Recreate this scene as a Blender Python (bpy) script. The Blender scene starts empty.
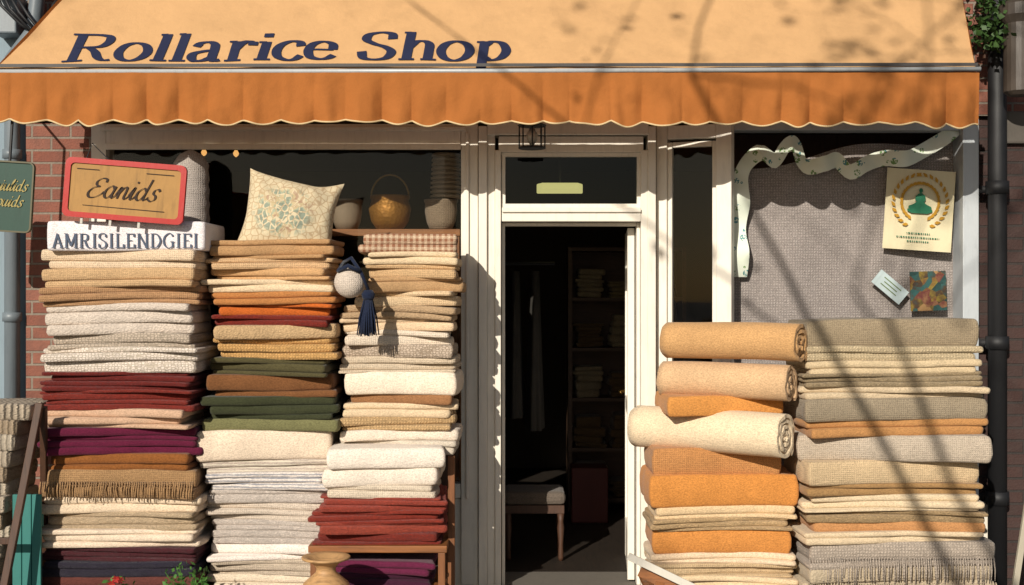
import bpy, math, random
from mathutils import Vector, noise, Matrix
R=random.Random(7)
sc=bpy.context.scene
D=7.0; FZ=.03
def S(y): return 1260.0/(D+y)
def X(px,y): return (px-512)/S(y)
def Z(py,y): return 1.66+(292.5-py)/S(y)
def lin(h):
    h=h.lstrip('#'); o=[]
    for i in (0,2,4):
        c=int(h[i:i+2],16)/255; o.append(c/12.92 if c<=.04045 else ((c+.055)/1.055)**2.4)
    return (o[0],o[1],o[2],1)
def nz(*a): return noise.noise(Vector(a))
# ---------------- materials
class NT:
    def __init__(s,name):
        s.m=bpy.data.materials.new(name); s.m.use_nodes=True; s.t=s.m.node_tree; s.n=s.t.nodes
        s.b=s.n['Principled BSDF']; s.out=s.n['Material Output']
        s.tc=s.n.new('ShaderNodeTexCoord')
    def new(s,t): return s.n.new(t)
    def link(s,a,b): s.t.links.new(a,b)
    def noise(s,scale,detail=3,rough=.5,vec=None,dist=0):
        n=s.n.new('ShaderNodeTexNoise'); n.inputs['Scale'].default_value=scale; n.inputs['Detail'].default_value=detail
        n.inputs['Roughness'].default_value=rough; n.inputs['Distortion'].default_value=dist
        s.link(vec or s.tc.outputs['Object'],n.inputs['Vector']); return n.outputs['Fac']
    def map(s,scale,vec=None,rot=(0,0,0)):
        n=s.n.new('ShaderNodeMapping'); n.inputs['Scale'].default_value=scale; n.inputs['Rotation'].default_value=rot
        s.link(vec or s.tc.outputs['Object'],n.inputs['Vector']); return n.outputs['Vector']
    def ramp(s,fac,stops,interp='LINEAR'):
        n=s.n.new('ShaderNodeValToRGB'); n.color_ramp.interpolation=interp
        e=n.color_ramp.elements
        e[0].position=stops[0][0]; e[0].color=stops[0][1]; e[1].position=stops[-1][0]; e[1].color=stops[-1][1]
        for p,c in stops[1:-1]:
            q=e.new(p); q.color=c
        s.link(fac,n.inputs['Fac']); return n.outputs['Color']
    def mix(s,fac,a,b,mode='MIX'):
        n=s.n.new('ShaderNodeMix'); n.data_type='RGBA'; n.blend_type=mode
        for v,i in ((fac,0),(a,6),(b,7)):
            if isinstance(v,(int,float)): n.inputs[i].default_value=v
            elif isinstance(v,tuple): n.inputs[i].default_value=v
            else: s.link(v,n.inputs[i])
        return n.outputs[2]
    def math(s,op,a,b=0.0):
        n=s.n.new('ShaderNodeMath'); n.operation=op
        for v,i in ((a,0),(b,1)):
            if isinstance(v,(int,float)): n.inputs[i].default_value=v
            else: s.link(v,n.inputs[i])
        return n.outputs[0]
    def col(s,c):
        if isinstance(c,tuple): s.b.inputs['Base Color'].default_value=c
        else: s.link(c,s.b.inputs['Base Color'])
    def bump(s,h,strength=.3,dist=.003):
        n=s.n.new('ShaderNodeBump'); n.inputs['Strength'].default_value=strength; n.inputs['Distance'].default_value=dist
        s.link(h,n.inputs['Height']); s.link(n.outputs['Normal'],s.b.inputs['Normal'])
def mul(c,k): return (min(c[0]*k,1),min(c[1]*k,1),min(c[2]*k,1),1)
_c={}
def fabric(col,kind='plain',col2=None):
    key=(col,kind,col2)
    if key in _c: return _c[key]
    t=NT('fabric_'+kind+'_'+col.strip('#')); c=lin(col); c=mul((c[0],c[1]*.955,c[2]*1.03,1),1.25)
    t.b.inputs['Roughness'].default_value=.95
    t.b.inputs['Specular IOR Level'].default_value=.12
    t.b.inputs['Sheen Weight'].default_value=.1
    big=t.noise(7,4,.6); fine=t.noise(250,2,.6,t.map((.45,1,1)))
    mid=t.noise(45,3,.6,t.map((.5,1,2.2)))
    base=t.mix(big,mul(c,.74),mul(c,1.16))
    base=t.mix(t.ramp(fine,[(.42,(0,0,0,1)),(.62,(.55,.55,.55,1))]),base,mul(c,.45))
    sep=t.new('ShaderNodeSeparateXYZ'); t.link(t.tc.outputs['Object'],sep.inputs[0])
    x,y,z=sep.outputs
    def wav(v,f,d=0): 
        return t.math('ADD',t.math('MULTIPLY',t.math('SINE',t.math('MULTIPLY',t.math('ADD',v,t.math('MULTIPLY',mid,d)),f*6.283)),.5),.5)
    h=t.math('ADD',t.math('MULTIPLY',fine,1.0),t.math('MULTIPLY',mid,1.0)); st,di=.6,.004
    if kind=='linen':
        w=t.math('MULTIPLY',wav(x,104,.01),wav(z,104,.01))
        h=t.math('ADD',h,t.math('MULTIPLY',w,1.0)); base=t.mix(t.math('MULTIPLY',w,.42),base,mul(c,.4)); di=.004
    if kind=='knit':
        v=t.new('ShaderNodeTexVoronoi'); v.inputs['Scale'].default_value=1
        t.link(t.map((85,85,120),rot=(0,.5,0)),v.inputs['Vector'])
        h=t.math('SUBTRACT',1.0,v.outputs['Distance']); base=t.mix(t.math('MULTIPLY',v.outputs['Distance'],.5),base,mul(c,.4)); st,di=.7,.005
    if kind=='ornate':
        v=t.new('ShaderNodeTexVoronoi'); v.feature='DISTANCE_TO_EDGE'; v.inputs['Scale'].default_value=60; v.inputs['Randomness'].default_value=.5
        t.link(t.map((1,1,1.4)),v.inputs['Vector'])
        m=t.ramp(v.outputs['Distance'],[(0.03,(0.3,0.3,0.3,1)),(.16,(1,1,1,1))]); c2=lin(col2) if col2 else mul(c,.4)
        base=t.mix(m,c2,base); h=t.math('ADD',h,m); st,di=.7,.005
    if kind=='ply':
        w=wav(z,130,.05); h=t.math('ADD',h,t.math('MULTIPLY',w,1.3)); base=t.mix(t.math('MULTIPLY',w,.45),base,mul(c,.45)); st,di=.7,.005
    if kind=='stripe':
        c2=lin(col2) if col2 else mul(c,.4)
        w=wav(z,62,.012); m=t.ramp(w,[(.6,(0,0,0,1)),(.75,(.8,.8,.8,1))]); base=t.mix(m,base,c2); 
    if kind=='gingham':
        c2=lin(col2); w=t.math('ADD',t.math('GREATER_THAN',wav(x,34),.5),t.math('GREATER_THAN',wav(z,34),.5))
        base=t.mix(t.math('MULTIPLY',w,.42),base,c2)
    if kind=='rib':
        w=wav(x,34,.02); h=t.math('ADD',h,t.math('MULTIPLY',w,2)); base=t.mix(t.math('MULTIPLY',w,.5),mul(c,.5),base); st,di=.8,.01
    if kind=='tweed':
        w=t.math('MULTIPLY',wav(x,66,.02),wav(z,66,.02)); v=t.noise(120,2,.7)
        base=t.mix(w,base,mul(c,1.4)); base=t.mix(t.ramp(v,[(.5,(0,0,0,1)),(.62,(.5,.5,.5,1))]),base,mul(c,.5)); h=t.math('ADD',h,w); di=.005
    t.col(base); t.bump(h,st,di)
    _c[key]=t.m; return t.m
def paint(name,c,rough=.5,var=.12,dirt=.25,metal=0):
    t=NT(name); 
    n=t.noise(5,5,.65); g=t.noise(30,4,.7,t.map((1,1,.15)))
    b=t.mix(n,mul(c,1-var),mul(c,1+var)); b=t.mix(t.math('MULTIPLY',t.ramp(g,[(.5,(0,0,0,1)),(.75,(1,1,1,1))]),dirt),b,mul(c,.4))
    t.col(b); t.b.inputs['Roughness'].default_value=rough; t.b.inputs['Metallic'].default_value=metal
    t.bump(t.noise(60,4,.6,t.map((1,1,.2))),.25,.003); return t.m
def wood(name,c,axis=(1,12,12)):
    t=NT(name); g=t.noise(6,6,.65,t.map(axis),dist=.6); h=t.noise(2.5,2)
    b=t.ramp(g,[(.25,mul(c,.4)),(.5,c),(.8,mul(c,1.35))]); b=t.mix(t.math('MULTIPLY',h,.4),b,mul(c,.6))
    t.col(b); t.b.inputs['Roughness'].default_value=.6; t.bump(g,.3,.003); return t.m
def brickmat(name,c1,c2,mortar):
    t=NT(name); sep=t.new('ShaderNodeSeparateXYZ'); t.link(t.tc.outputs['Object'],sep.inputs[0])
    cb=t.new('ShaderNodeCombineXYZ'); t.link(t.math('ADD',sep.outputs[0],sep.outputs[1]),cb.inputs[0]); t.link(sep.outputs[2],cb.inputs[1])
    b=t.new('ShaderNodeTexBrick'); t.link(cb.outputs[0],b.inputs['Vector'])
    b.inputs['Scale'].default_value=1; b.inputs['Brick Width'].default_value=.215; b.inputs['Row Height'].default_value=.07
    b.inputs['Mortar Size'].default_value=.007; b.inputs['Mortar Smooth'].default_value=.3; b.inputs['Bias'].default_value=0
    b.inputs['Color1'].default_value=lin(c1); b.inputs['Color2'].default_value=lin(c2); b.inputs['Mortar'].default_value=lin(mortar)
    n=t.noise(14,5,.7); t.col(t.mix(t.math('MULTIPLY',n,.75),b.outputs['Color'],(.06,.045,.04,1)))
    t.b.inputs['Roughness'].default_value=.9
    t.bump(t.math('ADD',t.math('MULTIPLY',b.outputs['Fac'],-1.0),t.math('MULTIPLY',t.noise(90,3),.8)),.8,.008); return t.m
def glassmat(name,tint,ior=1.5):
    t=NT(name); t.n.remove(t.b)
    tr=t.new('ShaderNodeBsdfTransparent'); tr.inputs[0].default_value=tint
    g=t.new('ShaderNodeBsdfGlossy'); g.inputs['Roughness'].default_value=.02
    fr=t.new('ShaderNodeFresnel'); fr.inputs[0].default_value=ior
    m=t.new('ShaderNodeMixShader'); t.link(fr.outputs[0],m.inputs[0]); t.link(tr.outputs[0],m.inputs[1]); t.link(g.outputs[0],m.inputs[2])
    t.link(m.outputs[0],t.out.inputs[0]); return t.m
def emis(name,c,s):
    t=NT(name); t.b.inputs['Base Color'].default_value=c; t.b.inputs['Emission Color'].default_value=c; t.b.inputs['Emission Strength'].default_value=s; return t.m
def awnmat(name,c,tl):
    t=NT(name); cc=lin(c)
    n=t.noise(3,5,.65); f=t.noise(300,2,.5); w=t.noise(7,5,.65)
    b=t.mix(n,mul(cc,.82),mul(cc,1.12)); b=t.mix(t.math('MULTIPLY',f,.3),b,mul(cc,.65)); b=t.mix(t.math('MULTIPLY',t.ramp(w,[(.5,(0,0,0,1)),(.8,(1,1,1,1))]),.35),b,mul(cc,.55))
    t.col(b); t.b.inputs['Roughness'].default_value=.9; t.b.inputs['Specular IOR Level'].default_value=.15
    t.bump(t.math('ADD',f,t.math('MULTIPLY',t.noise(22,3),2.5)),.4,.005)
    tr=t.new('ShaderNodeBsdfTranslucent'); t.link(b,tr.inputs[0])
    m=t.new('ShaderNodeMixShader'); m.inputs[0].default_value=tl; t.link(t.b.outputs[0],m.inputs[1]); t.link(tr.outputs[0],m.inputs[2]); t.link(m.outputs[0],t.out.inputs[0]); return t.m
def leafmat(name,c1,c2):
    t=NT(name); t.col(t.mix(t.noise(25,2),lin(c1),lin(c2))); t.b.inputs['Roughness'].default_value=.6; return t.m
CREAM=paint('cream_frame_paint',lin('#e2dacb'),.45)
BLUEW=paint('pale_grey_frame_paint',lin('#b4b9bc'),.5)
GREYB=paint('grey_blue_render',lin('#7f8f98'),.8)
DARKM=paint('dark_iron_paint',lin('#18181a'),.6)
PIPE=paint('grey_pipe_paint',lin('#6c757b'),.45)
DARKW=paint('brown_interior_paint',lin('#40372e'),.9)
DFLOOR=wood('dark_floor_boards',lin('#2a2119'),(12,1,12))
WOODO=wood('orange_brown_wood',lin('#8a5426'))
WOODV=wood('brown_upright_wood',lin('#7a4a24'),(12,12,1))
WOODS=wood('dark_shelf_wood',lin('#4a3220'))
WOODD=wood('dark_wood',lin('#4a2f1e'),(12,12,1))
WOODL=wood('turned_light_wood',lin('#b88f60'))
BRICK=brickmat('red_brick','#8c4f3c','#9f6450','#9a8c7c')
BRICKD=brickmat('shade_toned_brick','#331c17','#40241e','#292522')  # red brick of the right pier, its deep shade painted into the colours
GLASS=glassmat('window_glass',(.9,.92,.9,1),1.35); GLASSD=glassmat('transom_glass',(.75,.77,.75,1),1.35)
NAVY=paint('navy_lettering_paint',lin('#10193a'),.8,.1,.1)
# --------------- mesh builder
PW={}
def place(o,c,parent):
    if parent is not None:
        o.parent=parent; pw=PW.get(parent.name,Vector((0,0,0))); o.location=Vector(c)-pw
    else: o.location=c
    PW[o.name]=Vector(c)
def tag(o,label=None,category=None,group=None,kind=None):
    for k_,v_ in (('label',label),('category',category),('group',group),('kind',kind)):
        if v_: o[k_]=v_
    return o
def empty(name,loc,label,cat,group=None):
    o=bpy.data.objects.new(name,None); sc.collection.objects.link(o); o.location=loc; PW[o.name]=Vector(loc); o.empty_display_size=.1
    return tag(o,label,cat,group)
class MB:
    def __init__(s): s.v=[];s.f=[];s.m=[]
    def add(s,vs,fs,mi=0):
        b=len(s.v); s.v+= [tuple(v) for v in vs]; s.f+=[tuple(b+i for i in f) for f in fs]; s.m+=[mi]*len(fs); return s
    def box(s,x0,x1,y0,y1,z0,z1,mi=0):
        return s.add([(x0,y0,z0),(x1,y0,z0),(x1,y1,z0),(x0,y1,z0),(x0,y0,z1),(x1,y0,z1),(x1,y1,z1),(x0,y1,z1)],
          [(3,2,1,0),(4,5,6,7),(0,1,5,4),(1,2,6,5),(2,3,7,6),(3,0,4,7)],mi)
    def pbox(s,px0,px1,py0,py1,y0,y1,mi=0):
        return s.box(X(px0,y0),X(px1,y0),y0,y1,Z(py1,y0),Z(py0,y0),mi)
    def bar(s,a,b,w,d,mi=0):
        a=Vector(a);b=Vector(b);t=(b-a).normalized(); up=Vector((0,1,0)) if abs(t.y)<.9 else Vector((0,0,1))
        n=t.cross(up).normalized()*w/2; k=n.cross(t).normalized()*d/2
        vs=[p+i*n+j*k for p in (a,b) for i,j in ((-1,-1),(1,-1),(1,1),(-1,1))]
        return s.add(vs,[(0,1,2,3),(7,6,5,4),(0,4,5,1),(1,5,6,2),(2,6,7,3),(3,7,4,0)],mi)
    def tube(s,pts,r,n=8,mi=0):
        pts=[Vector(p) for p in pts]; rs=r if isinstance(r,(list,tuple)) else [r]*len(pts)
        vs=[];fs=[]; prev=None
        for i,p in enumerate(pts):
            t=(pts[min(i+1,len(pts)-1)]-pts[max(i-1,0)]).normalized()
            a=prev if prev is not None else (Vector((0,0,1)) if abs(t.z)<.9 else Vector((1,0,0)))
            u=(a-t*a.dot(t)); u=u.normalized() if u.length>1e-5 else t.orthogonal().normalized(); prev=u; w=t.cross(u)
            for k in range(n):
                an=2*math.pi*k/n; vs.append(p+(u*math.cos(an)+w*math.sin(an))*rs[i])
        for i in range(len(pts)-1):
            for k in range(n):
                fs.append((i*n+k,i*n+(k+1)%n,(i+1)*n+(k+1)%n,(i+1)*n+k))
        fs.append(tuple(range(n-1,-1,-1))); fs.append(tuple((len(pts)-1)*n+k for k in range(n)))
        return s.add(vs,fs,mi)
    def lathe(s,prof,c,n=32,mi=0):
        vs=[];fs=[]
        for r,z in prof:
            for k in range(n):
                a=2*math.pi*k/n; vs.append((c[0]+r*math.cos(a),c[1]+r*math.sin(a),c[2]+z))
        for i in range(len(prof)-1):
            for k in range(n): fs.append((i*n+k,i*n+(k+1)%n,(i+1)*n+(k+1)%n,(i+1)*n+k))
        fs.append(tuple(range(n-1,-1,-1))); fs.append(tuple((len(prof)-1)*n+k for k in range(n)))
        return s.add(vs,fs,mi)
    def poly(s,pts,mi=0): return s.add(pts,[tuple(range(len(pts)))],mi)
    def obj(s,name,mats,parent=None,smooth=False,bevel=0,local=None,**k):
        if not isinstance(mats,(list,tuple)): mats=[mats]
        if local is None:
            lo=[min(v[i] for v in s.v) for i in range(3)]; hi=[max(v[i] for v in s.v) for i in range(3)]
            c=Vector([(lo[i]+hi[i])/2 for i in range(3)]); c.z=lo[2]
            vs=[(v[0]-c.x,v[1]-c.y,v[2]-c.z) for v in s.v]
        else: vs=s.v; c=Vector(local)
        me=bpy.data.meshes.new(name); me.from_pydata(vs,[],s.f); me.update()
        for m in mats: me.materials.append(m)
        me.polygons.foreach_set('material_index',s.m)
        if smooth: me.polygons.foreach_set('use_smooth',[True]*len(s.f))
        o=bpy.data.objects.new(name,me); sc.collection.objects.link(o)
        if local is None: place(o,c,parent)
        else:
            o.location=c
            if parent is not None: o.parent=parent
            PW[o.name]=c
        if bevel:
            b=o.modifiers.new('bevel','BEVEL'); b.width=bevel; b.segments=2; b.limit_method='ANGLE'
        return tag(o,**k)
# --------------- nib lettering
def catmull(p,closed=False,n=8):
    if len(p)==2: return [tuple(p[0]),tuple(p[1])]
    out=[]; N=len(p); rng=N if closed else N-1
    for i in range(rng):
        if closed: a,b,c,d=p[(i-1)%N],p[i],p[(i+1)%N],p[(i+2)%N]
        else: a,b,c,d=p[max(i-1,0)],p[i],p[i+1],p[min(i+2,N-1)]
        for k in range(n):
            t=k/n; out.append(tuple(.5*(2*b[j]+(c[j]-a[j])*t+(2*a[j]-5*b[j]+4*c[j]-d[j])*t*t+(3*b[j]-a[j]-3*c[j]+d[j])*t**3) for j in (0,1)))
    out.append(p[0] if closed else p[-1]); return out
O=[(.42+.37*math.cos(a*math.pi/4),.5+.51*math.sin(a*math.pi/4)) for a in range(8)]
G={
'R':(1.35,[[(.3,0),(.3,1.5)],[(.05,.02),(.58,.02)],[(.05,1.48),(.3,1.48)],[(.28,1.48),(.7,1.49),(1.0,1.38),(1.05,1.12),(.9,.86),(.6,.77),(.28,.77)],[(.6,.77),(.8,.52),(.95,.17),(1.12,.02),(1.28,.05)]]),
'o':(.9,[('c',O)]),
'l':(.46,[[(.22,0),(.22,1.5)],[(.02,.02),(.44,.02)],[(.04,1.48),(.22,1.48)]]),
'a':(.92,[[(.12,.76),(.22,.95),(.42,1.0),(.58,.88),(.62,.65),(.62,.15),(.7,.01),(.84,.06)],[(.62,.58),(.38,.52),(.14,.4),(.09,.2),(.2,.01),(.42,.03),(.62,.2)]]),
'r':(.74,[[(.22,0),(.22,1)],[(.02,.02),(.44,.02)],[(.02,.98),(.22,.98)],[(.22,.55),(.34,.86),(.5,1.0),(.64,.95)],[(.64,.99),(.64,.78)]]),
'i':(.46,[[(.22,0),(.22,1)],[(.02,.02),(.44,.02)],[(.02,.98),(.22,.98)],[(.22,1.25),(.22,1.46)]]),
'c':(.8,[[(.66,.72),(.6,.93),(.38,1.0),(.14,.82),(.06,.5),(.14,.17),(.38,0),(.58,.04),(.72,.22)]]),
'e':(.82,[[(.08,.53),(.7,.53)],[(.68,.53),(.64,.85),(.4,1.0),(.15,.84),(.06,.5),(.15,.15),(.4,0),(.6,.05),(.74,.22)]]),
'S':(1.02,[[(.8,1.12),(.76,1.4),(.48,1.52),(.18,1.4),(.13,1.1),(.35,.87),(.66,.68),(.84,.42),(.74,.1),(.44,-.02),(.16,.08),(.08,.42)]]),
'h':(1.0,[[(.22,0),(.22,1.5)],[(.02,.02),(.42,.02)],[(.04,1.48),(.22,1.48)],[(.22,.6),(.38,.93),(.58,1.0),(.74,.84),(.76,.5),(.76,0)],[(.58,.02),(.98,.02)]]),
'p':(.95,[[(.22,-.5),(.22,1)],[(.02,-.48),(.46,-.48)],[(.02,.98),(.22,.98)],[(.22,.75),(.42,.99),(.68,.9),(.81,.5),(.7,.12),(.45,.0),(.22,.2)]]),
' ':(.5,[])}
SC={
'E':(1.2,[[(1.0,1.25),(.95,1.5),(.6,1.55),(.32,1.3),(.38,1.0),(.68,.88)],[(.68,.88),(.25,.75),(.02,.35),(.2,-.02),(.62,-.02),(1.0,.25),(1.15,.5)]]),
'a':(.95,[[(.66,.75),(.42,1.0),(.1,.7),(.08,.25),(.28,0),(.52,.12),(.68,.55)],[(.7,.98),(.64,.3),(.74,.02),(.98,.3)]]),
'n':(1.0,[[(.0,.3),(.18,.95),(.2,.0)],[(.2,.4),(.4,.9),(.6,.95),(.66,.6),(.66,.15),(.8,0),(1.02,.3)]]),
'i':(.5,[[(-.02,.3),(.2,1.0),(.16,.2),(.28,0),(.5,.3)],[(.24,1.35),(.27,1.5)]]),
'd':(1.0,[[(.66,.75),(.42,1.0),(.1,.7),(.08,.25),(.28,0),(.52,.12),(.68,.55)],[(.74,1.75),(.66,.3),(.76,.02),(1.0,.3)]]),
's':(.75,[[(.66,.82),(.52,1.0),(.28,.9),(.26,.62),(.5,.42),(.54,.14),(.3,-.02),(.02,.12)]]),
'u':(1.0,[[(-.02,.3),(.15,1.0),(.12,.3),(.3,0),(.55,.25),(.68,.8)],[(.72,1.0),(.66,.2),(.78,0),(1.0,.3)]]),
'l':(.5,[[(-.02,.3),(.35,1.4),(.3,1.7),(.15,1.2),(.14,.2),(.28,0),(.5,.3)]]),
'r':(.7,[[(-.02,.3),(.2,1.05),(.42,.85),(.4,.2),(.5,0),(.7,.3)]]),
'o':(.85,[('c',O),[(.7,.75),(.9,.7)]]),
'g':(.95,[[(.66,.75),(.42,1.0),(.1,.7),(.08,.25),(.28,0),(.52,.12),(.68,.55)],[(.7,.98),(.66,.0),(.55,-.6),(.2,-.5),(.4,-.1),(.98,.3)]]),
}
I_=lambda x:[[(x,0),(x,1.5)],[(x-.2,.03),(x+.2,.03)],[(x-.2,1.47),(x+.2,1.47)]]
CP={'A':(1.15,[[(.12,0),(.56,1.5)],[(.5,1.5),(1.0,0)],[(.28,.5),(.84,.5)],[(-.04,.03),(.3,.03)],[(.8,.03),(1.16,.03)]]),
'M':(1.45,I_(.22)+I_(1.2)+[[(.22,1.5),(.7,.2)],[(.7,.2),(1.2,1.5)]]),
'R':(1.25,I_(.25)+[[(.25,1.47),(.8,1.4),(.9,1.1),(.75,.82),(.25,.78)],[(.6,.78),(.9,.1),(1.2,.05)]]),
'I':(.55,I_(.25)),'S':G['S'],'L':(1.0,I_(.25)+[[(.25,.04),(.9,.04)],[(.9,.0),(.9,.4)]]),
'E':(1.05,I_(.25)+[[(.25,.04),(.92,.04)],[(.92,.0),(.92,.38)],[(.25,1.46),(.88,1.46)],[(.88,1.5),(.88,1.15)],[(.25,.78),(.7,.78)]]),
'N':(1.3,I_(.22)+I_(1.05)+[[(.22,1.5),(1.05,0)]]),
'D':(1.25,I_(.25)+[[(.25,1.47),(.75,1.4),(1.08,.75),(.75,.1),(.25,.03)]]),
'G':(1.25,[[(1.02,1.2),(.9,1.42),(.6,1.52),(.2,1.2),(.08,.75),(.2,.25),(.6,-.02),(.98,.15)],[(1.0,.65),(1.0,.05)],[(.75,.65),(1.15,.65)]])}
def nib_text(txt,thick,thin,shear,mapf,mb,sp=0.0,phi=0.0,G=G):
    u=0;k=0
    for ch in txt:
        adv,strokes=G[ch]
        for st in strokes:
            closed=isinstance(st,tuple); pts=st[1] if closed else st
            p=catmull(pts,closed,8)
            if len(p)==2: p=[tuple(p[0][j]+(p[1][j]-p[0][j])*t/6 for j in (0,1)) for t in range(7)]
            k+=1; vs=[];fs=[]; n=len(p)
            for i in range(n):
                if closed: a=p[(i-1)%(n-1)]; b=p[(i+1)%(n-1)]
                else: a=p[max(i-1,0)]; b=p[min(i+1,n-1)]
                dx,dy=b[0]-a[0],b[1]-a[1]; L=math.hypot(dx,dy) or 1; dx/=L;dy/=L
                an=math.atan2(dy,dx)-phi
                w=.5*math.hypot(thick*math.sin(an),thin*math.cos(an))
                for sgn in (1,-1):
                    q=(u+p[i][0]-dy*w*sgn,p[i][1]+dx*w*sgn)
                    vs.append(mapf(q[0]+shear*q[1],q[1],.0025+.0004*(k%5)))
            for i in range(n-1): fs.append((2*i+1,2*i+3,2*i+2,2*i))
            mb.add(vs,fs)
        u+=adv+sp
    return u

# =============== SETTING
t=NT('concrete_paving'); b=t.new('ShaderNodeTexBrick'); t.link(t.tc.outputs['Object'],b.inputs['Vector'])
b.inputs['Scale'].default_value=1;b.inputs['Brick Width'].default_value=.6;b.inputs['Row Height'].default_value=.6;b.inputs['Mortar Size'].default_value=.008;b.offset=0
b.inputs['Color1'].default_value=(.22,.2,.18,1);b.inputs['Color2'].default_value=(.27,.25,.22,1);b.inputs['Mortar'].default_value=(.07,.065,.06,1)
t.col(t.mix(t.math('MULTIPLY',t.noise(9,5,.7),.6),b.outputs['Color'],(.12,.11,.1,1))); t.b.inputs['Roughness'].default_value=.9; PAVE=t.m
t=NT('asphalt'); t.col(t.mix(t.noise(80,4,.7),(.035,.035,.036,1),(.07,.07,.07,1))); t.b.inputs['Roughness'].default_value=.9; ROAD=t.m
MB().box(-200,200,-200,200,-.4,-.13).obj('ground',ROAD,kind='structure')
MB().box(-60,60,-5.0,8,-.12,0).obj('pavement',PAVE,kind='structure')
MB().box(-60,60,-5.15,-5.003,-.125,.004).obj('kerb',paint('kerb_stone',lin('#8d8a84'),.9),kind='structure',bevel=.01)

shop=empty('shop_building',(0,0,0),'brick shopfront with cream painted window and door frames','building')
MB().box(X(26,0),X(91,0),0,.35,0,2.60).obj('brick_wall',BRICK,shop)
MB().box(X(1003,0),X(1130,0),-.02,.35,0,2.64).obj('brick_wall',BRICKD,shop,label='red brick pier with shade put into its dark colour')
MB().box(X(26,0),X(1130,0),.02,.35,2.645,5.2).obj('upper_wall',BRICK,shop)
MB().box(X(26,0)-.05,X(1130,0)+.05,-.1,.4,5.2,5.35).obj('cornice',CREAM,shop,bevel=.02)
MB().box(X(998,0),X(1130,0),-.06,-.021,2.48,2.66).obj('pier_capital',paint('stone_capital',lin('#57514a'),.9),shop,bevel=.012)
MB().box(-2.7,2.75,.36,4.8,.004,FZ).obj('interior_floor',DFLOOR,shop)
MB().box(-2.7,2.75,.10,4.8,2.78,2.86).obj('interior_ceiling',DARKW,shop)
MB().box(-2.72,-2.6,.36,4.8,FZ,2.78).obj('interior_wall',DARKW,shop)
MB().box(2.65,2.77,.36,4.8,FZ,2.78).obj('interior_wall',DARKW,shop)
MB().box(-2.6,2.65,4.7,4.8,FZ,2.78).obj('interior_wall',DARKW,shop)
MB().box(-2.34,-.3,.9,.95,FZ,1.0).obj('display_back_panel',DARKW,shop)
MB().box(X(740,0),X(962,0),.5,.53,FZ,2.6).obj('display_back_panel',WOODD,shop)
y=-.03
m=MB(); m.pbox(91,106,124,585,y,.12); m.pbox(461,478,124,585,y,.12); m.box(X(106,y)+.002,X(461,y)-.002,y-.004,.12,Z(146,y),Z(124,y))
m.box(X(106,y),X(461,y),-.05,-.032,Z(150,y),Z(144,y))
m.box(X(106,y)+.002,X(461,y)-.002,y+.01,.12,.52,.6)
m.box(X(100,y),X(466,y),y-.02,y-.003,Z(131,y),Z(127,y))
m.box(X(466,y),X(469,y),y-.018,y-.003,.52,Z(133,y))
wf=m.obj('shop_window',CREAM,shop,bevel=.004,label='large cream framed display window')
m=MB(); a,bb,c,d=X(106,0),X(461,0),.6,Z(146,0); m.poly([(a,.03,c),(bb,.03,c),(bb,.03,d),(a,.03,d)]); m.obj('glass',GLASS,wf)
m=MB(); m.box(X(91,0),X(478,0),.0,.1,0,.515); 
for i in range(4):
    xx=X(100+i*92,0); m.box(xx,xx+.44,-.015,-.002,.08,.45)
m.obj('stall_riser',CREAM,shop,bevel=.005)
MB().box(-2.34,-.2,.13,.89,.5,.56).obj('display_floor',WOODO,shop)
m=MB()
m.pbox(478.5,487,126,600,-.055,.1); m.pbox(487,495,128,600,-.03,.1); m.pbox(495,501,150,600,-.045,.09)
m.pbox(641,648,150,600,-.045,.09); m.pbox(648,656,126,600,-.055,.1)
m.box(X(487,0)+.003,X(648,0)-.003,-.062,.1,Z(136,0),Z(121,0)); m.box(X(495,0)+.02,X(641,0)+.01,-.035,.1,Z(153,0),Z(137,0))
m.box(X(501,0)+.005,X(641,0)-.005,-.05,.09,Z(222,0),Z(208,0)); m.box(X(501,0)+.006,X(641,0)-.006,-.065,-.052,Z(213,0),Z(209,0))
m.obj('door_surround',CREAM,shop,bevel=.004)
m=MB(); a,bb=X(501,0)+.004,X(641,0)-.004
m.box(a,bb,-.02,.03,Z(157,0),Z(153.3,0)); m.box(a,bb,-.02,.03,Z(207.8,0),Z(204,0)); m.box(a,a+.02,-.018,.03,Z(204,0),Z(157,0)); m.box(bb-.02,bb,-.018,.03,Z(204,0),Z(157,0))
tw=m.obj('transom_window',CREAM,shop)
MB().poly([(a,.0,Z(206,0)),(bb,0,Z(206,0)),(bb,0,Z(155,0)),(a,0,Z(155,0))]).obj('glass',GLASSD,tw)
zt=Z(222.5,0)
m=MB(); m.box(a,a+.018,.02,.09,FZ,zt); m.box(bb-.018,bb,.02,.09,FZ,zt); m.box(a+.019,bb-.019,.022,.09,zt-.018,zt); m.obj('door_stop',CREAM,shop,bevel=.003)
def obox(mb,P,dv,u0,u1,z0,z1,d0,d1):
    nn=Vector((dv.y,-dv.x,0)); vs=[]
    for z in (z0,z1):
        for (u,d) in ((u0,d0),(u1,d0),(u1,d1),(u0,d1)):
            q=P+dv*u-nn*d; vs.append((q.x,q.y,z))
    mb.add(vs,[(3,2,1,0),(4,5,6,7),(0,1,5,4),(1,2,6,5),(2,3,7,6),(3,0,4,7)])
hp=Vector((bb-.022,.10,0)); hd=Vector((math.sin(math.radians(4)),math.cos(math.radians(4)),0)); DW=.73; z1_=zt-.025
m=MB()
obox(m,hp,hd,0,.08,FZ+.01,z1_,0,.04); obox(m,hp,hd,DW-.08,DW,FZ+.01,z1_,0,.04)
obox(m,hp,hd,.081,DW-.081,z1_-.1,z1_,.002,.038); obox(m,hp,hd,.081,DW-.081,FZ+.01,FZ+.25,.002,.038); obox(m,hp,hd,.081,DW-.081,.95,1.03,.002,.038)
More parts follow.
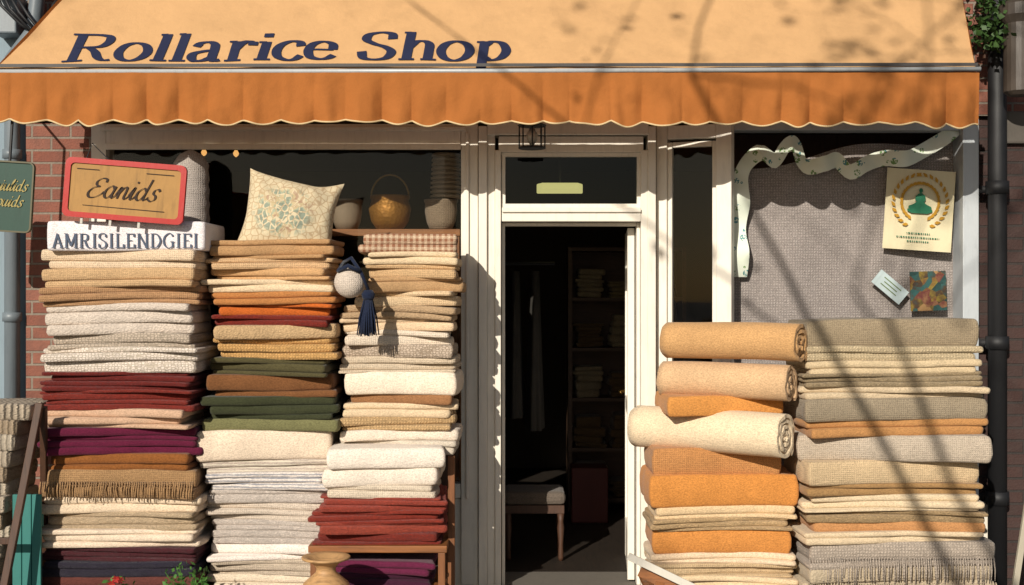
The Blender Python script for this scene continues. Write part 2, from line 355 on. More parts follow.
door=m.obj('door',CREAM,shop,bevel=.003,label='cream glazed shop door standing open inward')
nn=Vector((hd.y,-hd.x,0)); q0=hp+hd*.08-nn*.02; q1=hp+hd*(DW-.08)-nn*.02
MB().poly([(q0.x,q0.y,FZ+.25),(q1.x,q1.y,FZ+.25),(q1.x,q1.y,z1_-.1),(q0.x,q0.y,z1_-.1)]).obj('glass',GLASS,door)
q=hp+hd*(DW-.04)
MB().tube([(q.x-.02,q.y,1.05),(q.x-.075,q.y,1.05),(q.x-.075,q.y-.1,1.05)],.009).obj('handle',paint('brass_handle',lin('#8a6a35'),.3,metal=1),door,smooth=True)
MB().box(a-.03,bb+.03,-.15,.36,.002,FZ-.002).obj('door_step',paint('step_stone',lin('#6b655c'),.9),shop)
p0=Vector((X(657,0),.02,0)); p1=Vector((X(728,0),-.12,0)); dv=(p1-p0).normalized(); L=(p1-p0).length
def sl(mb,u0,u1,z0,z1,d0,d1): obox(mb,p0,dv,u0,u1,z0,z1,d0,d1)
m=MB(); zt=Z(126,0); sl(m,0,.06,.1,zt,-.01,.08); sl(m,.06,.085,.3,zt-.09,.012,.06); sl(m,L-.085,L,.1,zt,-.01,.08); sl(m,L-.11,L-.086,.3,zt-.09,.012,.06)
sl(m,.061,L-.086,zt-.075,zt,-.005,.075); sl(m,.061,L-.086,.1,.3,-.005,.07); sl(m,.086,L-.111,zt-.12,zt-.09,.012,.06)
sd=m.obj('side_window',CREAM,shop,bevel=.004,label='narrow angled side window beside the door')
m=MB(); nn=Vector((dv.y,-dv.x,0)); q0=p0+dv*.08-nn*.035; q1=p0+dv*(L-.1)-nn*.035
m.poly([(q0.x,q0.y,.3),(q1.x,q1.y,.3),(q1.x,q1.y,zt-.07),(q0.x,q0.y,zt-.07)]); m.obj('glass',GLASS,sd)
m=MB(); m.box(X(963,-.05),X(979,-.05),-.05,.12,0,2.62); m.box(X(728,0)+.003,X(963,0)-.01,-.02,.12,2.56,2.62); m.box(X(728,0)+.003,X(963,0)-.01,-.02,.12,.5,.58)
m.obj('shop_window',BLUEW,shop,bevel=.004,label='open display window with pale grey post')
MB().box(X(730,0),X(1003,0),.0,.1,0,.49).obj('stall_riser',CREAM,shop)
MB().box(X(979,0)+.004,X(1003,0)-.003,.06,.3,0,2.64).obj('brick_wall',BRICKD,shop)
nb=empty('neighbouring_building',(X(-60,0),.1,0),'grey blue rendered wall of the neighbouring building','building')
MB().box(-6.5,X(25,0),.06,.4,0,5.0).obj('wall',GREYB,nb)
MB().box(-6.5,X(25,0)+.04,-.02,.45,5.0,5.15).obj('cornice',CREAM,nb,bevel=.01)
dp=MB(); xx=X(13,-.02)
dp.tube([(xx,-.03,0),(xx,-.03,2.7),(xx+.01,-.05,2.95),(xx+.14,-.08,3.1),(xx+.17,-.08,3.4),(xx+.17,-.04,4.9)],.042,14)
for zz in (.6,1.5,2.4): dp.tube([(xx,-.03,zz),(xx,-.03,zz+.05)],.052,14)
dp.obj('drainpipe',PIPE,smooth=True,label='grey metal drainpipe with collars beside the brick wall',category='drainpipe')
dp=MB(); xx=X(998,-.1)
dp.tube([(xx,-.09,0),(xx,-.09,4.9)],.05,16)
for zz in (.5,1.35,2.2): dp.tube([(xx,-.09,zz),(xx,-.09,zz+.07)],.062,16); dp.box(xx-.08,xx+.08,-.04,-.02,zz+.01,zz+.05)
dp.obj('drainpipe',DARKM,smooth=True,label='dark iron drainpipe against the brick pier coloured as in shade',category='drainpipe')
m=MB(); bx=X(20,-.1)
m.box(bx-.16,bx-.02,-.1,.06,3.08,3.3); o=m.obj('meter_box',PIPE,bevel=.01,label='small grey metal junction box on the wall with cables',category='junction box')
for k in range(4):
    MB().tube([(bx-.13+.03*k,-.12,3.32),(bx-.08+.05*k,-.16,3.22-.02*k),(bx+.02+.05*k,-.15,3.12-.03*k),(bx+.12+.02*k,-.1,3.05+.06*k),(bx+.2,-.04,3.3)],.009,6).obj('cable',DARKM,o,smooth=True)
m=MB(); cx=X(1018,-.3); m.lathe([(.06,0),(.085,.02),(.085,.38),(.11,.42),(.11,.48),(.03,.53),(.02,.75)],(cx+.02,-.28,Z(95,-.3)),20)
o=m.obj('wall_lamp',paint('weathered_bronze',lin('#4b423a'),.5),smooth=False,label='weathered bronze cylindrical wall lamp on the brick pier',category='lamp')
MB().tube([(cx+.02,-.28,Z(95,-.3)+.7),(cx+.02,-.02,Z(95,-.3)+.7)],.015).obj('bracket',DARKM,o)

# =============== AWNING
AY0,AZ0,AY1,AZ1=-.62,2.785,-.01,3.55
def awn(x,t,off=0):
    sag=-.012*math.sin(math.pi*t)*(1+.4*math.sin(x*2.1))+.012*nz(x*1.7,t*3,0)+.006*nz(x*6+t*4,t*2,4)
    y=AY0+(AY1-AY0)*t; z=AZ0+(AZ1-AZ0)*t
    n=Vector((0,-(AZ1-AZ0),-(AY0-AY1))).normalized()
    return (x,y+n.y*(sag+off),z+n.z*(sag+off))
aw=empty('awning',(0,-.3,2.8),'tan canvas shop awning with scalloped orange valance and navy lettering','awning')
ACAN=awnmat('tan_awning_canvas','#d4a877',.1); AVAL=awnmat('orange_valance_canvas','#b16d37',.15)
m=MB(); NX,NTt=160,30; vs=[];fs=[]
for j in range(NTt+1):
    t_=j/NTt; xl=-2.63+(.36)*t_; xr=2.35+.1*t_
    for i in range(NX+1): vs.append(awn(xl+(xr-xl)*i/NX,t_))
for j in range(NTt):
    for i in range(NX): a=j*(NX+1)+i; fs.append((a,a+1,a+NX+2,a+NX+1))
m.add(vs,fs).obj('canopy',ACAN,aw,smooth=True)
for x0,x1 in ((-2.63,-2.27),(2.35,2.45)):
    MB().poly([awn(x0,0),awn(x1,1),(x1,-.01,2.8),(x0,AY0+.02,2.7)]).obj('side_panel',AVAL,aw)
m=MB(); m.tube([(-2.65,AY0-.005,AZ0-.008),(0,AY0-.005,AZ0-.004),(2.37,AY0-.005,AZ0+.006)],.012,12); m.obj('front_bar',paint('pale_metal_bar',lin('#a9acad'),.35),aw,smooth=True)
m=MB(); m.bar((-2.63,AY0-.012,AZ0+.022),(2.355,AY0-.012,AZ0+.028),.016,.006); m.obj('bar_trim',paint('grey_trim',lin('#3e3a38'),.6),aw)
def fph(x): return ((x+.06*nz(x*1.6,4,4)+.035*nz(x*5,1,9))/.168)%1.0
def vbot(x):
    return -.240-.026*(.6+.8*abs(nz(x*3,7,7)*2))*abs(math.sin(math.pi*fph(x)))**.9+.009*nz(x*2,3,1)+.006*nz(x*9,1,1)-.008*(x/2.5)
def vpos(x,t_):
    fo=abs(math.sin(math.pi*fph(x)))**.7-.6
    y=AY0-.02-(.004+.040*t_)*fo*(.6+1.2*nz(x*3,2,2))+.030*(.25+t_)*nz(x*7,t_*1.2,2)+.014*(.3+.7*t_)*nz(x*17,t_*1.8,7)-.01*t_
    return (x,y,AZ0-.015+vbot(x)*t_)
NV=860; m=MB(); vs=[];fs=[]
for j in range(13):
    for i in range(NV+1): vs.append(vpos(-2.64+5.0*i/NV,j/12))
for j in range(12):
    for i in range(NV): a=j*(NV+1)+i; fs.append((a,a+NV+1,a+NV+2,a+1))
m.add(vs,fs).obj('valance',AVAL,aw,smooth=True)
m=MB(); m.tube([Vector(vpos(-2.64+5.0*i/NV,1))+Vector((0,0,-.003)) for i in range(0,NV+1,2)],.005,6); m.obj('piping',paint('cream_piping',lin('#c9b085'),.8),aw,smooth=True)
for xx in (-2.3,2.2): MB().tube([(xx,.0,2.66),(xx,AY0+.02,AZ0-.03)],.014,8).obj('support_arm',DARKM,aw,smooth=True)
T0=.072; un=.1975; vh=.150; x0=X(60,-.56)
def mp(u,v,off): return awn(x0+u*un,T0+v*vh+ (u*.0008),off+.002)
W=nib_text('Rollarice Shop',.25,.09,.06,mp,MB(),sp=.02)
un=(X(512,-.56)-x0)/(W+.02); m=MB(); nib_text('Rollarice Shop',.25,.09,.06,mp,m,sp=.02)
m.obj('lettering',NAVY,aw)
lx,ly=X(532,-.3),-.3; zb=Z(149,ly); zt=Z(124,ly)
m=MB(); r=.068
m.lathe([(r,0),(r+.006,.006),(r,.012)],(lx,ly,zb),16); m.lathe([(r,0),(r+.01,.008),(.03,.03),(.01,.035)],(lx,ly,zt-.015),16)
for k in range(8):
    a=k*math.pi/4; m.tube([(lx+r*math.cos(a),ly+r*math.sin(a),zb),(lx+r*math.cos(a),ly+r*math.sin(a),zt-.01)],.004,5)
m.tube([(lx,ly,zt),(lx,ly,3.1)],.004,5)
ln=m.obj('hanging_lantern',DARKM,label='small dark metal cage lantern hanging under the awning',category='lantern')
MB().lathe([(.01,0),(.028,.03),(.03,.06),(.012,.09)],(lx,ly,zb+.02),16).obj('bulb',paint('frosted_bulb',(.6,.55,.45,1),.3),ln,smooth=True)

# =============== CLOTHS
def folded(x0,x1,z0,z1,yf,depth,k,mat,lab,group=None,yaw=0,rough=1.0,droop=.01,p=3.3,flat=False,name='folded_cloth',cat='folded fabric'):
    a=(x1-x0)/2; b=depth/2; xc=(x0+x1)/2; yc=yf+b
    nf,ns,nc=48,10,4
    if flat: rough=0
    def ring(a,b,rc):
        pts=[]
        def seg(p,q,n):
            for i in range(n): pts.append((p[0]+(q[0]-p[0])*i/n,p[1]+(q[1]-p[1])*i/n))
        def arc(cx,cy,a0):
            for i in range(nc): an=a0+math.pi/2*i/nc; pts.append((cx+rc*math.cos(an),cy+rc*math.sin(an)))
        seg((-a+rc,-b),(a-rc,-b),nf); arc(a-rc,-b+rc,-math.pi/2); seg((a,-b+rc),(a,b-rc),ns); arc(a-rc,b-rc,0)
        seg((a-rc,b),(-a+rc,b),12); arc(-a+rc,b-rc,math.pi/2); seg((-a,b-rc),(-a,-b+rc),ns); arc(-a+rc,-b+rc,math.pi)
        return pts
    hs=[1+R.uniform(-.5,.7)*rough for _ in range(k)]; s_=sum(hs); H=z1-z0; hs=[h/s_*H for h in hs]
    vs=[];fs=[]; z=0; nr=0
    ts=[-1,-.95,-.8,-.3,.35,.8,.95]
    tl_=R.uniform(-1,1)*.006*rough
    for li in range(k):
        hl=hs[li]; r=min(hl*.7,.021)
        da=R.uniform(-.03,.004)*rough; dx=R.uniform(-.016,.016)*rough; dy=R.uniform(-.006,.020)*rough; ls=R.random()*50
        ang=R.uniform(-.016,.016)*rough
        tl=ts+([1] if li==k-1 else [])
        for t_ in tl:
            ins=r*(1-(max(0,1-abs(t_)**p))**(1/p))
            zz=z+hl*(t_+1)/2
            for (px,py) in ring(a+da-ins,b-ins*.9,.018):
                gx=xc+px; u=px/a
                n1=nz(gx*2.0,(z0+zz)*2.0,0)*.011
                n2=(nz(gx*3.0,ls,py*3)*.7+nz(gx*9,ls,py*3)*.2)*min(hl*.2,.006)*rough; n3=nz(gx*12,zz*10,ls)*.005*rough
                zz2=zz+(n1*.8 + n2)-droop*abs(u)**3+tl_*u
                front= 1 if py<0 else .3
                yy=py+(nz(gx*3.2,ls,0)*.014+n3+ang*u*3)*front*(.1 if flat else 1)
                e=abs(u)**2
                xx=px+dx+(nz(py*6,ls,2)*.018+nz(zz*50,py*8,ls)*.004)*e*rough
                vs.append((xx,yy+dy*(1 if py<0 else 0),zz2))
            nr+=1
        z+=hl
    N=len(vs)//nr
    for j in range(nr-1):
        for i in range(N): fs.append((j*N+i,j*N+(i+1)%N,(j+1)*N+(i+1)%N,(j+1)*N+i))
    for base,rev in ((0,True),((nr-1)*N,False)):
        c=[sum(vs[base+i][q] for i in range(N))/N for q in range(3)]; ci=len(vs); vs.append(tuple(c))
        for i in range(N):
            tri=(base+i,base+(i+1)%N,ci); fs.append(tri[::-1] if rev else tri)
    m=MB(); m.add(vs,fs); o=m.obj(name,mat,smooth=True,local=(xc,yc,z0),label=lab,category=cat,group=group)
    o.rotation_euler.z=yaw; return o
def roll(x0,x1,z0,z1,yf,mat,lab,yaw=.3,turns=3.6,group=None):
    Rr=(z1-z0)/2; zc=(z0+z1)/2; xc=(x0+x1)/2; L=(x1-x0-2*Rr*math.sin(abs(yaw))*.8)/math.cos(yaw); pitch=Rr/(turns+.35); th=pitch*.74
    nth=int(turns*30); nx=18; sd=R.random()*40; vs=[];fs=[]
    for i in range(nx+1):
        u=i/nx; 
        for j in range(nth+1):
            an=-.9+2*math.pi*turns*j/nth; f=an+.9
            ro=Rr-pitch*f/(2*math.pi); ro*=1+.012*nz(u*L*4,math.cos(an)*.8+sd,math.sin(an)*.8)
            for r_ in (ro,ro-th*(.85+.2*nz(f,sd,0))):
                xx=-L/2+u*L+ (.014*nz(f*.6,sd,3)+.007*nz(f*2,sd,9))*(1 if i in(0,nx) else 0)
                vs.append((xx,r_*math.cos(an),r_*math.sin(an)-.004*abs(2*u-1)**3+.003*nz(u*L*3,sd,1)))
    W=2*(nth+1)
    for i in range(nx):
        for j in range(nth):
            a=i*W+2*j
            fs.append((a,a+W,a+W+2,a+2)); fs.append((a+1,a+3,a+W+3,a+W+1))
    for i in (0,nx):
        for j in range(nth):
            a=i*W+2*j; fs.append((a,a+2,a+3,a+1) if i==0 else (a,a+1,a+3,a+2))
    m=MB(); m.add(vs,fs); o=m.obj('rolled_fabric',mat,smooth=False,local=(xc,yf+Rr+abs(math.sin(yaw))*L/2,zc),label=lab,category='fabric roll',group=group)
    me=o.data; me.polygons.foreach_set('use_smooth',[True]*(nx*nth*2)+[False]*(2*nth))
    o.rotation_euler.z=-yaw; return o
def fringe(par,x0,x1,ytop,yb,yf,mat):
    m=MB(); x=x0
    while x<x1:
        l=R.uniform(.8,1.1); dx=R.uniform(-.006,.006)
        zt=Z(ytop,yf); zb=zt-(zt-Z(yb,yf))*l
        m.tube([(x,yf+.005,zt),(x+dx*.5,yf-.012,(zt+zb)/2),(x+dx,yf-.01,zb)],[.004,.0035,.0025],5); x+=R.uniform(.009,.016)
    o=m.obj('fringe',mat,None,smooth=True)
    c=o.location.copy(); o.parent=par; inv=Matrix.LocRotScale(par.location,par.rotation_euler,None).inverted()
    o.matrix_basis=inv@Matrix.Translation(c)
    return o
def stack(items,yf,depth,group):
    out=[]
    for it in items:
        px0,px1,py0,py1,col,kind,k,lab=it[:8]; ex=it[8] if len(it)>8 else {}
        y=yf+ex.get('dy',0)+R.uniform(-.016,.016)
        mat=fabric(col,kind,ex.get('c2'))
        if ex.get('roll'):
            ym=y+.3; zc=Z((py0+py1)/2+ex.get('dz',0),ym); hr=(py1-py0)/2/S(y+.2)+.012
            o=roll(X(px0,ym+.15),X(px1,y+.1),zc-hr,zc+hr,y,mat,lab,yaw=ex['roll'],group=group,turns=ex.get('turns',3.6))
        else:
            x0,x1,z0,z1=X(px0,y),X(px1,y),Z(py1,y),Z(py0,y)
            o=folded(x0,x1,z0-.004,z1+.003,y,depth,k,mat,lab,group=group,yaw=R.uniform(-.05,.05) if not ex.get('flat') else 0,droop=ex.get('droop',R.uniform(.001,.009)),p=ex.get('p',3.3),flat=ex.get('flat',False),rough=ex.get('rough',1.0))
        if ex.get('fr'): fringe(o,x0+.02,x1-.02,ex['fr'][0],ex['fr'][1],y-.022,mat)
        out.append(o)
    return out
G1='folded textiles stacked outside the shop'
c1=[
(46,205,222,250,'#d8d5ce','plain',1,'white cloth printed with dark lettering on top of the stack',{'flat':True,'p':5.5,'droop':0}),
(41,202,250,268,'#cbb896','linen',2,'cream linen cloth folded on the stack'),
(39,198,268,286,'#b89b70','linen',2,'beige linen cloth folded on the stack'),
(38,199,286,304,'#a07e58','linen',3,'brown beige cloth folded on the stack'),
(39,196,304,334,'#c6bca8','knit',3,'chunky white knitted blanket folded on the stack'),
(43,193,334,348,'#b0a48e','ornate',2,'grey beige knitted throw folded on the stack',{'c2':'#7f7567'}),
(38,199,348,373,'#cfc6b3','ornate',3,'off white textured blanket folded on the stack',{'c2':'#9f9380'}),
(40,197,373,391,'#6d231c','ply',4,'dark red cloth folded on the stack'),
(36,194,391,410,'#7f2c20','ply',4,'brick red cloth folded on the stack'),
(39,188,410,428,'#b5987a','plain',3,'beige cloth folded on the stack'),
(40,196,428,454,'#571a30','plain',4,'plum purple cloth folded on the stack'),
(46,194,454,470,'#7d4f26','plain',2,'brown cloth folded on the stack'),
(38,198,470,497,'#957750','linen',2,'tan fringed throw folded on the stack',{'fr':(482,500)}),
(40,200,497,513,'#cdbc9c','plain',2,'cream cloth folded on the stack'),
(38,200,513,530,'#bda985','ply',3,'beige ribbed cloth folded on the stack'),
(37,200,530,547,'#cdbea2','plain',3,'cream cotton cloth folded on the stack'),
(36,197,547,562,'#4c1f24','ply',3,'dark maroon cloth folded on the stack'),
(34,197,562,577,'#2b2733','ply',2,'dark navy cloth folded on the stack'),
(34,200,577,591,'#59342c','plain',2,'dark brown cloth folded on the stack'),
]
s1=stack(c1,-.80,.44,G1)
c2=[
(209,331,240,258,'#a68459','plain',3,'tan cloth folded on the stack'),
(206,334,258,268,'#c0a277','linen',2,'beige cloth folded on the stack'),
(207,334,268,279,'#b89465','plain',2,'straw coloured cloth folded on the stack'),
(204,336,279,291,'#cdba94','plain',2,'cream cloth folded on the stack'),
(210,333,291,303,'#a5713f','plain',2,'light brown cloth folded on the stack'),
(212,332,303,315,'#b05c24','plain',2,'orange cloth folded on the stack'),
(208,334,315,325,'#7d2a1d','ply',2,'dark red cloth folded on the stack'),
(216,336,325,338,'#b89d72','knit',1,'beige knitted cloth folded on the stack'),
(214,337,338,358,'#a5834f','tweed',3,'mustard woven cloth folded on the stack'),
(206,333,358,375,'#4a462c','plain',3,'olive green cloth folded on the stack'),
(205,339,375,397,'#6e4a2b','plain',2,'brown thick cloth folded on the stack'),
(202,336,397,419,'#363a25','plain',3,'dark green cloth folded on the stack'),
(201,337,419,430,'#6a6a45','plain',1,'moss green cloth folded on the stack'),
(200,333,430,459,'#cfc0a4','plain',1,'thick cream cloth folded on the stack',{'p':2.6}),
(200,335,459,473,'#a79d8c','stripe',2,'grey and cream striped cloth folded on the stack',{'c2':'#d0c7b4'}),
(203,333,473,490,'#c6c1b3','stripe',3,'white cloth with thin dark stripes folded on the stack',{'c2':'#70747f'}),
(200,336,490,503,'#cec5b3','ply',2,'cream ribbed cloth folded on the stack'),
(202,333,503,522,'#bfb49e','linen',3,'oatmeal cloth folded on the stack'),
(204,335,522,545,'#cbc2b0','ply',4,'off white ribbed cloth folded on the stack'),
(206,338,545,560,'#d6cebd','plain',2,'white cloth folded on the stack'),
(208,336,560,576,'#b0a48c','linen',3,'grey beige cloth folded on the stack'),
(206,336,576,591,'#c9bda1','plain',2,'cream cloth folded on the stack'),
]
stack(c2,-.68,.42,G1)
c3=[
(356,461,234,252,'#bfab8b','gingham',2,'brown and cream gingham cloth on top of the stack',{'c2':'#7c4326'}),
(361,461,252,264,'#cbb891','plain',2,'cream cloth folded on the stack'),
(366,461,264,278,'#bb9e72','linen',2,'straw cloth folded on the stack'),
(363,461,278,292,'#a98a60','plain',2,'tan cloth folded on the stack'),
(350,460,292,306,'#cab38a','linen',2,'cream linen folded on the stack'),
(342,457,306,318,'#aa926e','knit',2,'beige knitted cloth folded on the stack'),
(340,457,318,331,'#c9b38e','plain',2,'light beige cloth folded on the stack'),
(338,455,331,345,'#cfc3a9','linen',2,'cream cloth folded on the stack'),
(340,458,345,357,'#b3a58e','ornate',1,'patterned grey cream cloth folded on the stack',{'c2':'#7b6a55'}),
(336,460,357,372,'#bfb194','linen',3,'oatmeal cloth folded on the stack'),
(348,461,372,394,'#d9cdb2','plain',1,'thick cream cloth folded on the stack',{'p':2.4}),
(341,455,394,404,'#8a6440','plain',1,'brown cloth folded on the stack'),
(338,456,404,417,'#c8b590','plain',2,'cream cloth folded on the stack'),
(334,452,417,430,'#a1885f','tweed',2,'brown woven cloth folded on the stack'),
(336,458,430,440,'#cfc4ad','plain',1,'off white cloth folded on the stack'),
(330,460,440,453,'#b8b09a','plain',2,'pale sage cloth folded on the stack'),
]
stack(c3,-.60,.36,G1)
c3b=[
(318,448,449,468,'#dad1bc','plain',1,'thick fluffy white blanket folded on the stack',{'p':2.2}),
(320,446,468,485,'#d4cbb5','plain',1,'fluffy off white blanket folded on the stack',{'p':2.2}),
(320,440,485,498,'#c5baa0','linen',2,'cream cloth folded on the stack'),
(312,446,498,511,'#96402f','ply',3,'brick red cloth folded on the wooden shelf'),
(309,445,511,523,'#8a3424','ply',3,'rust red cloth folded on the wooden shelf'),
(310,446,523,534,'#9c4633','ply',2,'faded red cloth folded on the wooden shelf'),
(312,444,534,545,'#7a2b1e','ply',2,'dark rust cloth folded on the wooden shelf'),
]
stack(c3b,-.78,.5,G1)
stack([(322,432,562,574,'#5a2038','plain',2,'purple cloth folded inside the wooden shelf'),(320,434,574,588,'#3a1a2a','plain',2,'dark plum cloth folded inside the wooden shelf')],-.74,.4,G1)
yy=-.8; ws=MB(); 
ws.box(X(308,yy),X(447,yy),yy,-.26,Z(553,yy),Z(546,yy))
ws2=ws.obj('wooden_shelf',WOODO,bevel=.004,label='low orange brown wooden shelf holding red cloths',category='shelf')
for px in (310,438):
    for y0 in (yy+.005,-.31): MB().box(X(px,yy),X(px,yy)+.035,y0,y0+.04,0,Z(553,yy)-.001).obj('leg',WOODV,ws2,bevel=.003)
MB().box(X(312,yy),X(440,yy)+.02,yy+.02,-.28,Z(588,yy)-.03,Z(588,yy)-.006).obj('shelf_board',WOODO,ws2)
MB().box(X(448,-.6),X(448,-.6)+.035,-.62,-.58,0,Z(456,-.6)).obj('post',WOODV,ws2,bevel=.003)
MB().box(X(333,-.58),X(448,-.58)-.002,-.25,-.2,0.2,Z(455,-.58)).obj('back_panel',WOODD,ws2)
def platform(x0,x1,y0,y1,zt,lab):
    e=MB(); n=6; w=(y1-y0)/n
    for i in range(n): e.box(x0,x1,y0+i*w+.004,y0+(i+1)*w-.004,zt-.025,zt)
    o=e.obj('wooden_platform',WOODO,bevel=.003,label=lab,category='platform')
    for xx in (x0+.03,x1-.08): MB().box(xx,xx+.05,y0+.02,y1-.02,0,zt-.026).obj('leg',WOODO,o)
platform(X(30,-.8),X(205,-.8)-.005,-.83,-.33,Z(591,-.8)-.012,'low slatted wooden platform under a tall stack of cloths')
platform(X(204,-.68),X(305,-.8)-.02,-.72,-.25,Z(591,-.68)-.01,'low slatted wooden platform under a mixed stack of cloths')
o=s1[0]; yfr=o.location.y-.22
W=nib_text('AMRISILENDGIEI',.2,.08,0,lambda u,v,f:(0,0,0),MB(),sp=.1,G=CP)
un2=((200-53)/S(-.8))/W; m=MB(); x00=X(53,-.8); z00=Z(248,-.8)
nib_text('AMRISILENDGIEI',.2,.08,0,lambda u,v,f:(x00+u*un2,yfr-.004-f,z00+v*.047),m,sp=.1,G=CP)
m.obj('lettering',paint('faded_blue_ink',lin('#4b5566'),.9),o)

G2='rolled and folded fabrics stacked outside the shop'
cA=[
(660,812,322,362,'#b8925f','plain',1,'tan fabric roll lying on top of the stack',{'roll':.58,'dy':-.25}),
(655,800,362,400,'#c0a278','plain',1,'beige fabric roll lying on the stack',{'roll':.54,'dy':-.2}),
(664,790,397,416,'#bd8442','plain',1,'orange cloth folded on the stack',{'dy':-.02}),
(629,799,408,454,'#d4c39e','plain',1,'large light cream fabric roll jutting out of the stack',{'roll':.62,'dy':-.29,'turns':4.2,'dz':2}),
(648,790,449,476,'#b17f4b','linen',1,'tan orange cloth folded thickly on the stack',{'p':2.2}),
(643,798,475,506,'#bb7f3d','plain',1,'golden orange fabric folded thickly on the stack',{'p':2.2}),
(652,798,506,518,'#cab388','plain',2,'cream cloth folded on the stack'),
(650,796,518,530,'#bda274','ply',3,'beige cloth folded on the stack'),
(647,797,530,554,'#b87d3e','plain',1,'orange brown cloth folded on the stack',{'p':2.2}),
(652,798,554,564,'#ccb997','plain',2,'cream cloth folded near the bottom of the stack'),
(650,798,564,577,'#b8a27a','linen',3,'beige ribbed cloth folded near the bottom of the stack'),
(655,798,577,591,'#cbb78f','plain',2,'light cloth folded at the bottom of the stack'),
]
stack(cA,-.70,.42,G2)
cB=[
(799,983,320,347,'#918468','linen',1,'grey olive fabric folded thickly on top of the stack',{'p':2.2}),
(799,984,347,361,'#a39675','tweed',2,'olive beige woven cloth on the stack'),
(801,982,361,374,'#bdac86','plain',2,'light beige cloth on the stack'),
(800,985,374,387,'#a08f6c','ply',3,'khaki ribbed cloth on the stack'),
(801,988,387,399,'#bbab89','plain',2,'pale cloth folded on the stack'),
(802,991,399,420,'#90856c','linen',1,'grey cloth folded thickly on the stack',{'p':2.2}),
(804,994,420,436,'#a97d4b','plain',2,'orange tan cloth on the stack'),
(796,990,436,461,'#b0a58e','linen',1,'grey beige thick fabric on the stack',{'p':2.2}),
(798,990,461,484,'#bfaa82','linen',1,'beige thick fabric on the stack',{'p':2.2}),
(802,989,484,496,'#94764b','plain',2,'brown cloth on the stack'),
(806,986,496,511,'#c6b692','plain',3,'cream cloth on the stack'),
(808,992,511,522,'#aa9268','ply',2,'khaki cloth on the stack'),
(804,988,522,532,'#ae8050','plain',1,'orange cloth on the stack'),
(802,986,532,543,'#c7b692','plain',2,'cream cotton cloth on the stack'),
(805,997,543,566,'#958c7b','tweed',2,'grey woven blanket with fringe on the stack',{'fr':(558,582)}),
(803,1000,566,591,'#b9ac8d','knit',2,'oatmeal knitted blanket at the bottom of the stack',{'fr':(583,598)}),
]
stack(cB,-.78,.46,G2)
platform(X(648,-.7),X(795,-.78)-.01,-.72,-.24,Z(591,-.7)-.012,'low slatted wooden platform under fabric rolls')
platform(X(798,-.78),X(1000,-.78),-.8,-.28,Z(591,-.78)-.012,'low slatted wooden platform under folded blankets')
c0=[(-70,24-i*2.0,405+i*15.5,405+(i+1)*15.5,('#c4b79b','#b09e7f','#cbc0a4')[i%3],'rib',1,'cream ribbed textile stacked beside the wooden easel',{}) for i in range(12)]
stack(c0,-.9,.4,G1)
ea=empty('wooden_easel',(X(10,-1),-1.0,0),'dark brown wooden easel rail leaning in front of cream textiles','easel')
MB().bar((X(36,-1),-.95,Z(404,-1)),(X(-2,-1.02),-1.08,.0),.035,.03).obj('rail',WOODD,ea,bevel=.003)
MB().bar((X(36,-1)+.01,-.93,Z(404,-1)-.02),(X(6,-1),-.5,.0),.03,.03).obj('back_leg',WOODD,ea,bevel=.003)
MB().bar((X(-60,-1),-1.02,Z(540,-1)),(X(12,-1),-1.02,Z(540,-1)),.03,.03).obj('cross_bar',WOODD,ea,bevel=.003)
platform(X(-72,-.9),X(24,-.9)-.1,-.9,-.45,Z(591,-.9)-.012,'low slatted wooden platform under cream textiles')
m=MB(); xt=X(9,-.93)
for i in range(3): m.box(xt+i*.047,xt+i*.047+.044,-.89,-.87,0,.68)
m.box(xt,xt+.138,-.868,-.85,.1,.16); m.box(xt,xt+.138,-.868,-.85,.52,.58)
m.obj('painted_panel',paint('teal_paint',lin('#2c6f68'),.7),bevel=.003,label='teal painted plank panel standing beside the tall stack',category='panel')

# =============== small objects
def sign(name,cpx,cpy,y,w,h,rot,fr,frm,bdm,lab,cat):
    e=MB()
    def rrect(w,h,r,y):
        P=[]
        for cx,cz,a0 in ((w/2-r,h/2-r,0),(-w/2+r,h/2-r,90),(-w/2+r,-h/2+r,180),(w/2-r,-h/2+r,270)):
            for i in range(6): a=math.radians(a0+18*i); P.append((cx+r*math.cos(a),y,cz+r*math.sin(a)))
        return P
    o1=rrect(w,h,.03,-.012); i1=rrect(w-fr*2,h-fr*2,.02,-.012); o2=rrect(w,h,.03,.012); i2=rrect(w-fr*2,h-fr*2,.02,.012)
    N=len(o1); vs=o1+i1+o2+i2; fs=[]
    for i in range(N):
        j=(i+1)%N; fs+=[(i,j,N+j,N+i)[::-1],(2*N+i,2*N+j,3*N+j,3*N+i),(i,2*N+i,2*N+j,j),(N+i,N+j,3*N+j,3*N+i)]
    e.add(vs,fs); o=e.obj(name,frm,local=(X(cpx,y),y,Z(cpy,y)),label=lab,category=cat); o.rotation_euler.y=rot
    b=MB(); F=rrect(w-fr*1.6,h-fr*1.6,.02,-.004); B=rrect(w-fr*1.6,h-fr*1.6,.02,.006); b.poly(F[::-1]); b.poly(B); b.obj('board',bdm,o,local=(0,0,0))
    return o
sg=sign('shop_sign',125,191,-.86,.59,.29,math.radians(4.5),.026,paint('red_sign_frame',lin('#a8130f'),.3,.1,.1),paint('kraft_sign_board',lin('#a1783f'),.7,.3,.5),'red framed tan sign with cursive lettering on the cloth stack','sign')
m=MB(); nib_text('Eanids',.17,.045,.38,lambda u,v,o: (-.185+u*.064,-.006-o,-.04+v*.06),m,sp=-.01,phi=.5,G=SC)
m.add([(-.2,-.007,-.085),(.2,-.007,-.09),(.2,-.007,-.086),(-.2,-.007,-.082)],[(0,1,2,3)])
